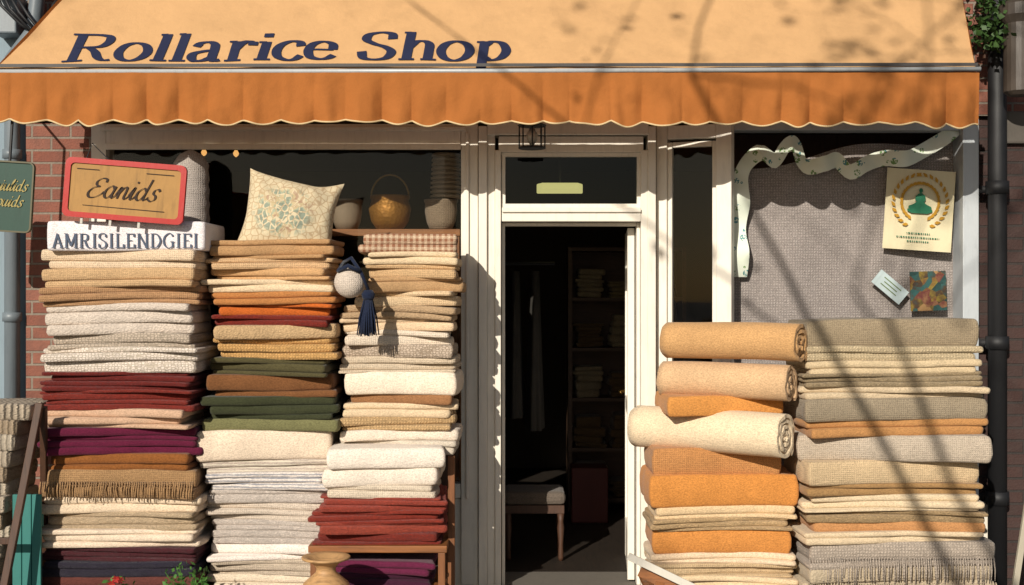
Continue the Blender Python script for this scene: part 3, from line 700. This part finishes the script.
for a0,a1 in ((-.24,-.13),(.1,.235)): m.add([(a0,-.0075,.09),(a1,-.0075,.09),(a1,-.0075,.094),(a0,-.0075,.094)],[(0,1,2,3)])
m.obj('lettering',paint('dark_brown_ink',lin('#2e1d12'),.8),sg,local=(0,0,0))
for xx in (-.2,-.06,.08): MB().box(xx-.006,xx+.006,-.004,.004,-.175,-.13).obj('clip',paint('white_clip',lin('#b5b0a6'),.5),sg,local=(0,0,0))
m=MB(); m.tube([(-.2,0,.14),(-.18,.01,.22),(-.1,.02,.15)],.003,5); m.obj('cord',DARKM,sg,local=(0,0,0))
gs=sign('hanging_sign',-16,195,-.62,.5,.36,math.radians(3.5),.008,paint('gold_sign_border',lin('#4c4523'),.5),paint('green_sign_board',lin('#0f3a2c'),.6),'dark green hanging sign with pale gold cursive lettering','sign')
m=MB(); nib_text('gudanuliuniulids',.2,.08,.35,lambda u,v,o: (-.21+u*.0325,-.006-o,.03+v*.034),m,phi=.6,G=SC); nib_text('anguuroiniouids',.2,.08,.35,lambda u,v,o: (-.21+u*.0325,-.006-o,-.05+v*.034),m,phi=.6,G=SC)
m.obj('lettering',paint('pale_gold_ink',lin('#a08f52'),.7),gs,local=(0,0,0))
for xx in (-.1,.12): MB().tube([(xx,0,.175),(xx,0,.6),(xx,.5,.6)],.008,6).obj('bracket',DARKM,gs,local=(0,0,0))

t=NT('embroidered_pillow')
ln_=t.new('ShaderNodeVectorMath'); ln_.operation='LENGTH'; 
mpn=t.new('ShaderNodeMapping'); mpn.inputs['Location'].default_value=(.03,0,.0); mpn.inputs['Scale'].default_value=(1,0,1.1); t.link(t.tc.outputs['Object'],mpn.inputs['Vector']); t.link(mpn.outputs[0],ln_.inputs[0])
vo=t.new('ShaderNodeTexVoronoi'); vo.feature='DISTANCE_TO_EDGE'; vo.inputs['Scale'].default_value=34; t.link(t.map((1,.1,.7)),vo.inputs['Vector'])
hs=t.ramp(t.noise(13,2),[(.35,lin('#5d7a72')),(.46,lin('#8a9a84')),(.52,lin('#b3a07a')),(.6,lin('#967560'))],'CONSTANT')
mask=t.math('MULTIPLY',t.ramp(ln_.outputs['Value'],[(.12,(1,1,1,1)),(.17,(0,0,0,1))]),t.math('GREATER_THAN',vo.outputs['Distance'],.09))
mask=t.math('MULTIPLY',mask,.7)
base=t.mix(t.noise(60,4),lin('#b9a888'),lin('#d2c4a4')); 
vo2=t.new('ShaderNodeTexVoronoi'); vo2.feature='DISTANCE_TO_EDGE'; vo2.inputs['Scale'].default_value=30; t.link(t.tc.outputs['Object'],vo2.inputs['Vector'])
base=t.mix(t.ramp(vo2.outputs['Distance'],[(.03,(.6,.6,.6,1)),(.1,(0,0,0,1))]),base,lin('#9a7a58'))
t.col(t.mix(mask,base,hs)); t.b.inputs['Roughness'].default_value=.95; t.bump(t.noise(120,3),.5,.004)
m=MB(); n=30; vs=[];fs=[]
for sgn in (-1,1):
    for j in range(n+1):
        for i in range(n+1):
            u=2*i/n-1;v=2*j/n-1; e=max(0,(1-u*u)*(1-v*v)); th=.11*e**.42*(1.1-.25*v)+(.022*nz(u*2.2,v*2.2,sgn*3)+.009*nz(u*6,v*6,sgn))*(e**.3)
            q=(1-.11*(1-v*v)*abs(u)**3)*(1+.04*(1-v)*.5); q2=(1-.11*(1-u*u)*abs(v)**3)
            vs.append((.245*u*q+.015*nz(u,v,3),sgn*th,.23*v*q2+.018*nz(u,v,9)-.012*(1-u*u)*(v+1)*.5))
for s_ in range(2):
    for j in range(n):
        for i in range(n):
            a=s_*(n+1)**2+j*(n+1)+i; f=(a,a+1,a+n+2,a+n+1); fs.append(f if s_==0 else f[::-1])
pl=m.add(vs,fs).obj('pillow',t.m,smooth=True,local=(X(290,-.5),-.5,Z(218,-.5)),label='cream embroidered cushion leaning on the cloth stack',category='cushion')
pl.rotation_euler=(-.22,math.radians(9),.1)
yb=-.25; m=MB(); H=Z(150,yb)-Z(240,yb); prof=[]
for i in range(40):
    f=i/39; r=.105*(1-.12*f)+.004*math.sin(f*90); 
    if f>.9: r*=math.sqrt(max(.02,1-((f-.9)/.1)**2))
    prof.append((r,f*(H+.55)-.55))
m.lathe(prof,(X(191,yb),yb,Z(240,yb)),36); m.obj('woven_basket',fabric('#a39d90','linen'),smooth=True,label='tall pale woven basket standing behind the cloth stack',category='basket')
yr=.055; rk=empty('display_rack',(X(395,yr),.35,.56),'orange brown wooden display rack inside the window','rack')
MB().box(X(318,yr),X(460,yr),yr,.55,Z(236,yr),Z(229,yr)).obj('shelf_board',WOODO,rk,bevel=.003)
for px in (320,452): MB().box(X(px,yr),X(px,yr)+.04,yr+.01,.53,.56,Z(236,yr)-.001).obj('side_panel',WOODV,rk)
zs=Z(229,yr)+.001; yp=.16
def pot(cpx,wpx,hpx,mat,lab,cat='pot',name='pot',belly=1.0,y=yp,zb=None):
    r=wpx/2/S(y); h=hpx/S(y); zb=zs if zb is None else zb
    return MB().lathe([(r*.66,0),(r*.84*belly,h*.25),(r*.95*belly,h*.6),(r*.93,h*.85),(r,h*.93),(r,h),(r*.9,h),(r*.8,h*.7),(r*.3,h*.3)],(X(cpx,y),y,zb),32).obj(name,mat,smooth=True,label=lab,category=cat)
pot(347,32,30,paint('brown_stoneware',lin('#857360'),.8),'beige brown stoneware pot on the display shelf')
pot(441,34,30,fabric('#84745e','linen'),'woven beige brown basket on the display shelf','basket','basket')
t=NT('hammered_brass'); t.b.inputs['Metallic'].default_value=.55; t.b.inputs['Roughness'].default_value=.55
t.col(t.mix(t.noise(14,4,.6),lin('#6b4417'),lin('#a9762e'))); vo=t.new('ShaderNodeTexVoronoi'); vo.inputs['Scale'].default_value=60; t.link(t.tc.outputs['Object'],vo.inputs['Vector']); t.bump(vo.outputs['Distance'],.5,.004)
gp=pot(390,40,34,t.m,'round brass pail with arched handle','pail','brass_pail',belly=1.12)
hx=X(390,yp); r=19/S(yp); h=32/S(yp)
MB().tube([(hx+r*math.cos(a*math.pi/12),yp,zs+h+ .13*math.sin(a*math.pi/12)) for a in range(13)],.005,6).obj('handle',paint('aged_brass',lin('#8a6a35'),.4,metal=.5),gp,smooth=True)
m=MB(); prof=[]; rr=16/S(yp)
for i in range(10): prof+=[(rr*.82,i*.026),(rr*(1-.012*i),i*.026+.006),(rr*(1-.012*i),i*.026+.018),(rr*.82,i*.026+.024)]
m.lathe(prof,(X(446,yp),yp,zs+30/S(yp)+.004),30); m.obj('stacked_bowls',paint('brown_ceramic',lin('#93826e'),.6),label='pile of brown ceramic bowls on the woven basket',category='bowls')
yt=-.76; MB().lathe([(.001,0)]+[(.078*math.sin(a*math.pi/16),.078-.078*math.cos(a*math.pi/16)) for a in range(1,16)]+[(.001,.156)],(X(350,yt),yt,Z(298,yt)),28).obj('knitted_ball',fabric('#c4baa6','linen'),smooth=True,label='pale knitted ball ornament hanging on the stack',category='ornament')
m=MB(); tx,tz=X(369,yt),Z(300,yt)
m.tube([(X(344,yt),yt+.02,Z(262,yt)),(X(352,yt),yt-.03,Z(258,yt)),(X(362,yt),yt-.05,Z(272,yt)),(tx,yt-.03,tz+.05)],.009,8)
m.tube([(X(344,yt),yt+.02,Z(262,yt)),(X(340,yt),yt-.05,Z(271,yt)),(X(350,yt),yt-.08,Z(266,yt)),(X(362,yt),yt-.05,Z(272,yt))],.011,8)
m.lathe([(.02,.05),(.034,.03),(.03,.01),(.022,0)],(tx,yt-.03,tz),16)
for k in range(60):
    a=R.random()*6.28; rr=.03*math.sqrt(R.random()); 
    m.tube([(tx+rr*.6*math.cos(a),yt-.03+rr*.6*math.sin(a),tz+.01),(tx+rr*1.5*math.cos(a),yt-.03+rr*1.3*math.sin(a),tz-.09),(tx+rr*1.9*math.cos(a),yt-.03+rr*1.6*math.sin(a),tz-.16-R.random()*.02)],[.005,.0045,.003],5)
m.obj('tassel',fabric('#1c2436','plain'),smooth=True,label='dark navy cord tassel hanging over the stack',category='tassel')
ycl=.1; m=MB(); nxx,nzz=60,40; vs=[];fs=[]
for j in range(nzz+1):
    for i in range(nxx+1):
        u=i/nxx;v=j/nzz; px=732+u*232; pt=168-34*u+5*math.sin(u*9); 
        zt=Z(pt,ycl); zb=.62; z=zb+(zt-zb)*v
        vs.append((X(px,ycl),ycl+.03*nz(u*3,v*2,3)+.008*nz(u*9,v*7,1)+.012*math.sin(u*14+v*2)*v,z))
for j in range(nzz):
    for i in range(nxx): a=j*(nxx+1)+i; fs.append((a,a+1,a+nxx+2,a+nxx+1))
m.add(vs,fs).obj('hanging_cloth',fabric('#88837a','tweed'),smooth=True,label='grey woven cloth hanging across the display window',category='cloth')
yr2=.03
pth=[(958,126),(944,138),(925,150),(905,159),(884,158),(866,164),(850,172),(838,160),(824,164),(806,166),(796,146),(786,146),(776,160),(760,153),(746,165),(740,185),(741,205),(738,230),(740,252),(739,277)]
pp=catmull(pth,False,6); m=MB(); vs=[];fs=[]
for i,(a_,b_) in enumerate(pp):
    q=pp[min(i+1,len(pp)-1)]; p_=pp[max(i-1,0)]; dx,dy=q[0]-p_[0],q[1]-p_[1]; L_=math.hypot(dx,dy) or 1
    if i<84: ox,oy=-dy/L_*5,8.0*max(.6,abs(dx)/L_)
    else: ox,oy=-8.5,0
    if 78<=i<90: f=(i-78)/12; ox,oy=-(3.5+5*f),8*(1-f)
    yw=yr2-.025*math.sin(i*.42)
    tw_=.014*math.sin(i*.26) if i<84 else .004*math.sin(i*.2)
    for s_ in (1,-1): vs.append((X(a_+s_*ox,yr2),yw+tw_*s_,Z(b_-s_*oy,yr2)))
for i in range(len(pp)-1): fs.append((2*i,2*i+1,2*i+3,2*i+2))
t=NT('printed_ribbon'); vo=t.new('ShaderNodeTexVoronoi'); vo.inputs['Scale'].default_value=19; vo.inputs['Randomness'].default_value=.6; t.link(t.map((1,0,1)),vo.inputs['Vector'])
mk=t.math('MULTIPLY',t.math('LESS_THAN',vo.outputs['Distance'],.36),t.math('GREATER_THAN',t.noise(80,2),.48))
t.col(t.mix(mk,t.mix(t.noise(8),lin('#d0dac6'),lin('#eef1e4')),t.mix(t.math('GREATER_THAN',t.noise(9,1),.5),lin('#6a8f52'),lin('#4f8a90')))); t.b.inputs['Roughness'].default_value=.6
m.add(vs,fs).obj('ribbon',t.m,smooth=True,label='pale green printed ribbon draped over the grey cloth',category='ribbon')
ypo=.02; po=MB(); pw,ph=.38,.45
vs=[];fs=[]
for j in range(9):
    for i in range(9):
        u,v=i/8,j/8; vs.append((-pw/2+pw*u,.006*math.sin(u*2.5+v)*v-.01*(1-v)*u*u,-ph/2+ph*v))
for j in range(8):
    for i in range(8): a=j*9+i; fs.append((a,a+1,a+10,a+9))
po=po.add(vs,fs).obj('poster',paint('cream_poster_paper',lin('#d4c9a6'),.8,.08,.1),smooth=True,local=(X(919,ypo),ypo,Z(210,ypo)),label='cream paper poster with golden wreath and green emblem',category='poster')
po.rotation_euler=(0,math.radians(4),0)
m=MB(); GOLD=paint('gold_print',lin('#b5851a'),.7); GRN=paint('green_print',lin('#1b6a4a'),.7)
for k in range(25):
    a=math.radians(-66+k*312/24)
    for s_ in (1,-1):
        r0=.126+.015*s_; dr=-1 if a>math.pi/2 else 1; tx_=a+dr*(math.pi/2)-dr*s_*.5
        cx,cz=r0*math.cos(a),r0*math.sin(a)+.045
        l=.037; w_=.0095; ex,ez=math.cos(tx_),math.sin(tx_); yl=-.0125-.0003*(k%3)-.001*(s_+1)
        m.poly([(cx,yl,cz),(cx+ex*l*.4-ez*w_,yl,cz+ez*l*.4+ex*w_),(cx+ex*l*.8-ez*w_*.5,yl,cz+ez*l*.8+ex*w_*.5),(cx+ex*l,yl,cz+ez*l),(cx+ex*l*.8+ez*w_*.5,yl,cz+ez*l*.8-ex*w_*.5),(cx+ex*l*.4+ez*w_,yl,cz+ez*l*.4-ex*w_)])
m.obj('wreath',GOLD,po,local=(0,0,0))
m=MB(); yq=-.0135
m.poly([(.011*math.cos(a*.524),yq,.108+.013*math.sin(a*.524)) for a in range(12)])
for s_ in (-1,1):
    P=[(0,yq-.0003*s_,.098),(s_*.012,yq-.0003*s_,.09),(s_*.026,yq-.0003*s_,.078),(s_*.03,yq-.0003*s_,.055),(s_*.02,yq-.0003*s_,.045),(s_*.034,yq-.0003*s_,.032),(s_*.062,yq-.0003*s_,.02),(s_*.066,yq-.0003*s_,.008),(s_*.045,yq-.0003*s_,.001),(0,yq-.0003*s_,.001)]
    m.poly(P)
m.poly([(-.07,yq-.0008,.003),(.07,yq-.0008,.003),(.07,yq-.0008,-.008),(.045,yq-.0008,-.02),(-.045,yq-.0008,-.02),(-.07,yq-.0008,-.008)])
m.obj('emblem',GRN,po,local=(0,0,0))
m=MB()
for w_,z_ in ((.13,-.135),(.24,-.158),(.12,-.18)):
    x=-w_/2
    while x<w_/2:
        l=R.uniform(.004,.011); m.poly([(x,yq,z_),(min(x+l,w_/2),yq,z_),(min(x+l,w_/2),yq,z_+.007),(x,yq,z_+.007)]); x+=l+.005
m.obj('small_print',GRN,po,local=(0,0,0))
tg=MB().box(-.1,.1,-.002,.002,-.045,.045).obj('paper_tag',paint('pale_blue_tag',lin('#b4c3c4'),.7),local=(X(889,.05),.03,Z(287,.05)),label='pale blue green paper tag pinned to the grey cloth',category='tag'); tg.rotation_euler=(0,math.radians(40),0)
m=MB(); 
for i,w_ in enumerate((.12,.09,.11)): m.box(-w_/2,w_/2,-.0045,-.0025,.02-i*.02,.025-i*.02)
m.obj('print',paint('olive_print',lin('#5f7040'),.7),tg,local=(0,0,0))
t=NT('colourful_print'); vo=t.new('ShaderNodeTexVoronoi'); vo.inputs['Scale'].default_value=24; t.link(t.map((1,.01,1)),vo.inputs['Vector']); sp_=t.new('ShaderNodeSeparateColor'); t.link(vo.outputs['Color'],sp_.inputs[0])
t.col(t.ramp(t.mix(.4,sp_.outputs[0],t.noise(17,4,.6)),[(.2,lin('#16302c')),(.35,lin('#25524f')),(.45,lin('#3f2a1a')),(.55,lin('#806c24')),(.65,lin('#5b2423')),(.8,lin('#98754a'))]))
pc=MB().box(-.1,.1,-.004,.004,-.11,.11).obj('small_picture',t.m,local=(X(927,.05),.03,Z(291,.05)),label='small dark colourful mosaic picture pinned to the grey cloth',category='picture'); pc.rotation_euler=(0,math.radians(-2),0)
m=MB(); hz=Z(556,-1.08)
m.lathe([(.1,0),(.105,.03),(.085,.05),(.1,.12),(.115,.2),(.118,hz-.16),(.105,hz-.125),(.07,hz-.095),(.048,hz-.075),(.045,hz-.055),(.06,hz-.035),(.09,hz-.018),(.112,hz-.012),(.115,hz-.004),(.11,hz),(.08,hz-.006),(.05,hz-.03)],(X(326,-1.08),-1.08,0),40)
m.obj('turned_stand',WOODL,smooth=True,label='turned pale wood vase shaped stand with narrow neck',category='stand')
def plant(px,y,ztop,mat,n,lab,spread=.1,fl=False):
    x=X(px,y); e=MB().lathe([(.05,0),(.07,.12),(.075,.13),(.065,.13),(.06,.1)],(x,y,0),24).obj('potted_plant',paint('terracotta',lin('#8f4f34'),.8),smooth=True,label=lab,category='plant')
    m=MB(); 
    for k in range(n):
        a=R.random()*6.28; el=R.uniform(.2,1.4); L=(ztop-.12)*R.uniform(.5,1.0); h=L*math.sin(el); r=min(spread,L*math.cos(el)*.8)
        c=Vector((x+r*math.cos(a),y+r*math.sin(a),.12+max(h,.03)))
        if k%5==0: m.tube([(x,y,.1),(x+(c.x-x)*.4,y+(c.y-y)*.4,.1+(c.z-.1)*.6),c],.002,4)
        d=Vector((R.uniform(-1,1),R.uniform(-1,1),R.uniform(-.2,1))).normalized(); s_=d.cross(Vector((R.uniform(-1,1),.3,R.uniform(-1,1)))).normalized()
        l=R.uniform(.02,.035)
        m.poly([c,c+d*l*.5+s_*l*.3,c+d*l,c+d*l*.5-s_*l*.3])
    m.obj('leaves',mat,e)
    if fl:
        for k in range(3):
            q=MB(); cx,cy,cz=x+R.uniform(-.04,.04),y+R.uniform(-.05,0),ztop-.02+R.uniform(-.02,.015)
            for j in range(7):
                a=j*.9; q.poly([(cx,cy,cz),(cx+.014*math.cos(a-.35),cy-.006,cz+.014*math.sin(a-.35)),(cx+.02*math.cos(a),cy-.012,cz+.02*math.sin(a)),(cx+.014*math.cos(a+.35),cy-.006,cz+.014*math.sin(a+.35))])
            q.obj('flower',RED,e)
RED=paint('red_petals',lin('#a01c18'),.6)
LEAF=leafmat('plant_leaves','#2f5a22','#4f7a2e')
plant(187,-1.05,Z(562,-1.05),LEAF,260,'small green leafy plant in a terracotta pot')
plant(117,-1.05,Z(576,-1.05),LEAF,120,'small red flowering plant in a terracotta pot',fl=True)
m=MB(); ix,iy=X(995,-.35),-.3
for k in range(400):
    c=Vector((ix+R.gauss(0,.045),iy+R.uniform(-.05,.2),Z(45,-.3)+abs(R.gauss(0,.32))))
    if c.z>Z(-60,-.3): continue
    d=Vector((R.uniform(-1,1),R.uniform(-1,0),R.uniform(-1,.4))).normalized(); s_=d.cross(Vector((R.uniform(-1,1),.3,R.uniform(-1,1)))).normalized(); l=R.uniform(.025,.05)
    m.poly([c,c+d*l*.4+s_*l*.45,c+d*l,c+d*l*.4-s_*l*.45])
iv=m.obj('ivy_plant',leafmat('ivy_leaves','#223d18','#46642a'),label='green ivy trailing down the brick pier by the awning',category='plant')
MB().tube([(ix,iy+.1,Z(55,-.3)),(ix+.02,iy+.15,Z(0,-.3)),(ix-.01,iy+.2,Z(-60,-.3))],.008,6).obj('stem',WOODD,iv)
bd=MB(); bd.bar((X(628,-1.0),-1.0,Z(556,-1.0)),(X(720,-1.0),-1.06,Z(598,-1.0)),.035,.012); bd.bar((X(720,-1.0),-1.06,Z(598,-1.0)),(X(700,-1.05),-1.07,.0),.03,.012)
bd.obj('white_frame_board',paint('white_board',lin('#c6c0b4'),.5),bevel=.002,label='white painted board propped below the fabric rolls',category='board')
bd=MB(); bd.bar((X(640,-.98),-.96,Z(572,-.98)),(X(700,-.98),-1.0,Z(600,-.98)),.05,.014); bd.bar((X(660,-.98),-.98,Z(582,-.98)),(X(655,-.98),-.98,0),.04,.014)
bd.obj('wooden_board',WOODO,bevel=.002,label='pale wooden board propped below the fabric rolls',category='board')
bd=MB(); bd.bar((X(1030,-.6),-.6,Z(488,-.6)),(X(1008,-.85),-.85,0.0),.03,.02)
bd.obj('leaning_pole',paint('pale_pole',lin('#a89f8c'),.6),bevel=.002,label='pale wooden pole leaning beside the blanket stack',category='pole')

# =============== interior things
def shelf_unit(x0,x1,y0,y1,zt,n,lab):
    m=MB(); m.box(x0,x0+.03,y0,y1,FZ,zt); m.box(x1-.03,x1,y0,y1,FZ,zt); m.box(x0+.031,x1-.031,y1-.02,y1,FZ,zt)
    o=m.obj('shelving_unit',WOODS,label=lab,category='shelving')
    zs_=[.1+(zt-.13)*i/(n-1) for i in range(n)]
    for z in zs_: MB().box(x0+.031,x1-.031,y0,y1-.021,z,z+.025).obj('shelf_board',WOODS,o)
    return zs_
cols=['#6a5f4d','#54452f','#5c2b20','#7b7159','#39424c','#5b4b2b','#6e6348']
for (x0,x1,y0,y1) in ((.42,1.3,2.4,2.75),(-1.2,-.15,3.6,4.0),(-2.3,-1.3,2.3,2.7)):
    zs_=shelf_unit(x0,x1,y0,y1,2.0,6,'dark wooden shelving unit filled with folded cloths inside the shop')
    for z in zs_[:-1]:
        for q in range(3):
            xa=x0+.05+q*(x1-x0-.1)/3; c=R.choice(cols); w_=(x1-x0-.1)/3-.03
            folded(xa,xa+w_,z+.027,z+.027+R.uniform(.12,.26),y0+.02,.28,R.randint(3,6),fabric(c,'plain'),'cloths folded in a pile on the shelving inside',group='cloth piles on interior shelves',yaw=0,droop=0)
gm=NT('grey_garment'); gm.col(gm.mix(gm.noise(6,3),lin('#2b2824'),lin('#443f38'))); gm.b.inputs['Roughness'].default_value=.95
MB().tube([(-.1,1.3,1.85),(.28,1.3,1.85)],.012,8).obj('garment_rail',DARKM,label='dark metal rail with garments inside the doorway',category='rail')
for k in range(2):
    xx=.02+k*.13; m=MB(); vs=[];fs=[]
    for j in range(20):
        f=j/19; z=1.8-f*(.95+.08*k)
        w_=(.04+.16*min(1,f*5)) if f<.2 else .2+.05*f
        for i in range(28):
            a=i/28*6.283; rr=1+.14*math.sin(a*6+k)*f; vs.append((xx+.05*math.cos(a)*rr*(.6+.6*f),1.3+w_*math.sin(a)*rr*.9,z))
    for j in range(19):
        for i in range(28): fs.append((j*28+i,(j+1)*28+i,(j+1)*28+(i+1)%28,j*28+(i+1)%28))
    m.add(vs,fs).obj('hanging_garment',gm.m,smooth=True,label='grey garment hanging on the rail inside the shop',category='garment',group='garments on the rail')
sx,sy=X(534,.8),.8
st=empty('padded_stool',(sx,sy,FZ),'padded stool with turned dark wooden legs inside the doorway','stool')
m=MB(); m.box(sx-.19,sx+.19,sy-.17,sy+.17,.37,.45); m.obj('seat',fabric('#5f574b','plain'),st,bevel=.03)
MB().box(sx-.18,sx+.18,sy-.16,sy+.16,.32,.368).obj('apron',WOODD,st)
for a in (-.16,.16):
    for b_ in (-.14,.14):
        MB().lathe([(.012,0),(.018,.02),(.014,.1),(.022,.2),(.016,.24),(.022,.288)],(sx+a,sy+b_,FZ),12).obj('leg',WOODD,st,smooth=True)
MB().box(.42,.68,1.9,2.15,FZ,.42).obj('storage_box',paint('dark_red_box',lin('#4a1814'),.7),bevel=.01,label='dark red storage box on the floor inside',category='box')
m=MB(); m.add([(X(541,1.6),1.5,Z(184,1.6)),(X(578,1.6),1.5,Z(184,1.6)),(X(584,1.6),1.75,Z(182,1.6)),(X(537,1.6),1.75,Z(182,1.6)),(X(541,1.6),1.5,Z(190,1.6)),(X(578,1.6),1.5,Z(190,1.6)),(X(584,1.6),1.75,Z(192,1.6)),(X(537,1.6),1.75,Z(192,1.6))],[(0,1,2,3),(7,6,5,4),(0,4,5,1),(1,5,6,2),(2,6,7,3),(3,7,4,0)]); cl=m.obj('ceiling_light',emis('warm_light_panel',(.85,.78,.3,1),.8),bevel=.008,label='lit yellow green rectangular ceiling light inside the shop',category='light')
MB().tube([(X(560,1.6),1.6,Z(184,1.6)),(X(560,1.6),1.6,2.78)],.006,6).obj('rod',DARKM,cl)
for px,py in ((204,156),(236,157)):
    c=(X(px,1.5),1.5,Z(py,1.5)); o=MB().lathe([(.004,0),(.016,.012),(.02,.025),(.01,.045)],c,14).obj('pendant_bulb',emis('warm_bulb',(1,.5,.15,1),1.0),smooth=True,label='small lit warm pendant bulb inside the window',category='bulb',group='pendant bulbs')
    MB().tube([(c[0],c[1],c[2]+.045),(c[0],c[1],2.78)],.004,5).obj('cord',DARKM,o)

# =============== street trees (across the pavement, throw the dappled shade)
def tree(TB,H,r0,seed,maxd,lp,ln,lsz,lab,rk=.58,n0=7,rf=.75):
    tk=MB(); cr=MB(); RT=random.Random(seed)
    def br(p,d,L,r,dep):
        pts=[p];rs=[r]; n=5; q=p.copy(); dd=d.copy()
        for i in range(n):
            dd=(dd+Vector((RT.uniform(-1,1),RT.uniform(-1,1),RT.uniform(-.6,.8)))*(.24 if dep else .05)).normalized(); q=q+dd*L/n; pts.append(q.copy()); rs.append(r*(1-.42*(i+1)/n))
        tk.tube(pts,rs,7 if dep<3 else 5)
        if dep>=2:
            for pnt in pts[1:]:
                if RT.random()<lp:
                    for _ in range(ln):
                        c=pnt+Vector((RT.gauss(0,.14),RT.gauss(0,.14),RT.gauss(0,.12)))
                        a=Vector((RT.uniform(-1,1),RT.uniform(-1,1),RT.uniform(-1,1))).normalized(); b_=a.orthogonal().normalized(); l=lsz*RT.uniform(.7,1.2)
                        cr.poly([c,c+a*l*.5+b_*l*.35,c+a*l,c+a*l*.5-b_*l*.35])
        if dep>=maxd: return
        nch=3 if dep>0 else n0
        for k in range(nch):
            i=RT.randint(3,5) if k else 5
            ax=Vector((RT.uniform(-1,1),RT.uniform(-1,1),RT.uniform(-.4,.9))).normalized()
            nd=(dd*.7+ax*(.8 if dep else 1.1)).normalized(); 
            if nd.z<-.1: nd.z*=-.4
            br(pts[i],nd,(L*.52 if dep==0 else L*RT.uniform(.62,.8)),rs[i]*rk*(rf if dep==0 else 1),dep+1)
    br(TB,Vector((.0,.02,1)).normalized(),H,r0,0)
    te=empty('street_tree',TB,lab,'tree')
    tk.obj('trunk',wood('tree_bark',lin('#5a4a3c'),(8,8,1)),te,smooth=True); cr.obj('crown',leafmat('tree_leaves','#3c5a22','#6d8a35'),te)
tree(Vector((-.9,-9.6,0)),6.2,.10,5,4,.20,6,.09,'spreading street tree with sparse leaves beside the kerb',n0=9,rf=.62,rk=.62)
tree(Vector((-9.0,-14.0,0)),7.6,.15,21,4,.18,6,.13,'tall street tree with airy leafy crown over the road',rf=.6)

# =============== light, camera
az,el=math.radians(22),math.radians(24)
dirv=Vector((math.sin(az)*math.cos(el),math.cos(az)*math.cos(el),-math.sin(el)))
l=bpy.data.lights.new('sun','SUN'); l.energy=5.0; l.angle=math.radians(.4); l.color=(1,.93,.82)
lo=bpy.data.objects.new('sun',l); sc.collection.objects.link(lo); lo.rotation_euler=dirv.to_track_quat('-Z','Y').to_euler(); lo.location=(-5,-10,9)
w=bpy.data.worlds.new('World'); sc.world=w; w.use_nodes=True; nt=w.node_tree
sk=nt.nodes.new('ShaderNodeTexSky'); sk.sky_type='NISHITA'; sk.sun_disc=False; sk.sun_elevation=el; sk.sun_rotation=math.radians(180+22)
bg=nt.nodes['Background']; bg.inputs['Strength'].default_value=.06; nt.links.new(sk.outputs[0],bg.inputs[0])
cam=bpy.data.cameras.new('camera'); cam.sensor_width=36; cam.lens=36*1260/1024; cam.clip_end=600
co=bpy.data.objects.new('camera',cam); sc.collection.objects.link(co); co.location=(0,-7,1.66); co.rotation_euler=(math.pi/2,0,0); sc.camera=co
sc.view_settings.view_transform='Standard'; sc.view_settings.look='None'; sc.view_settings.exposure=0
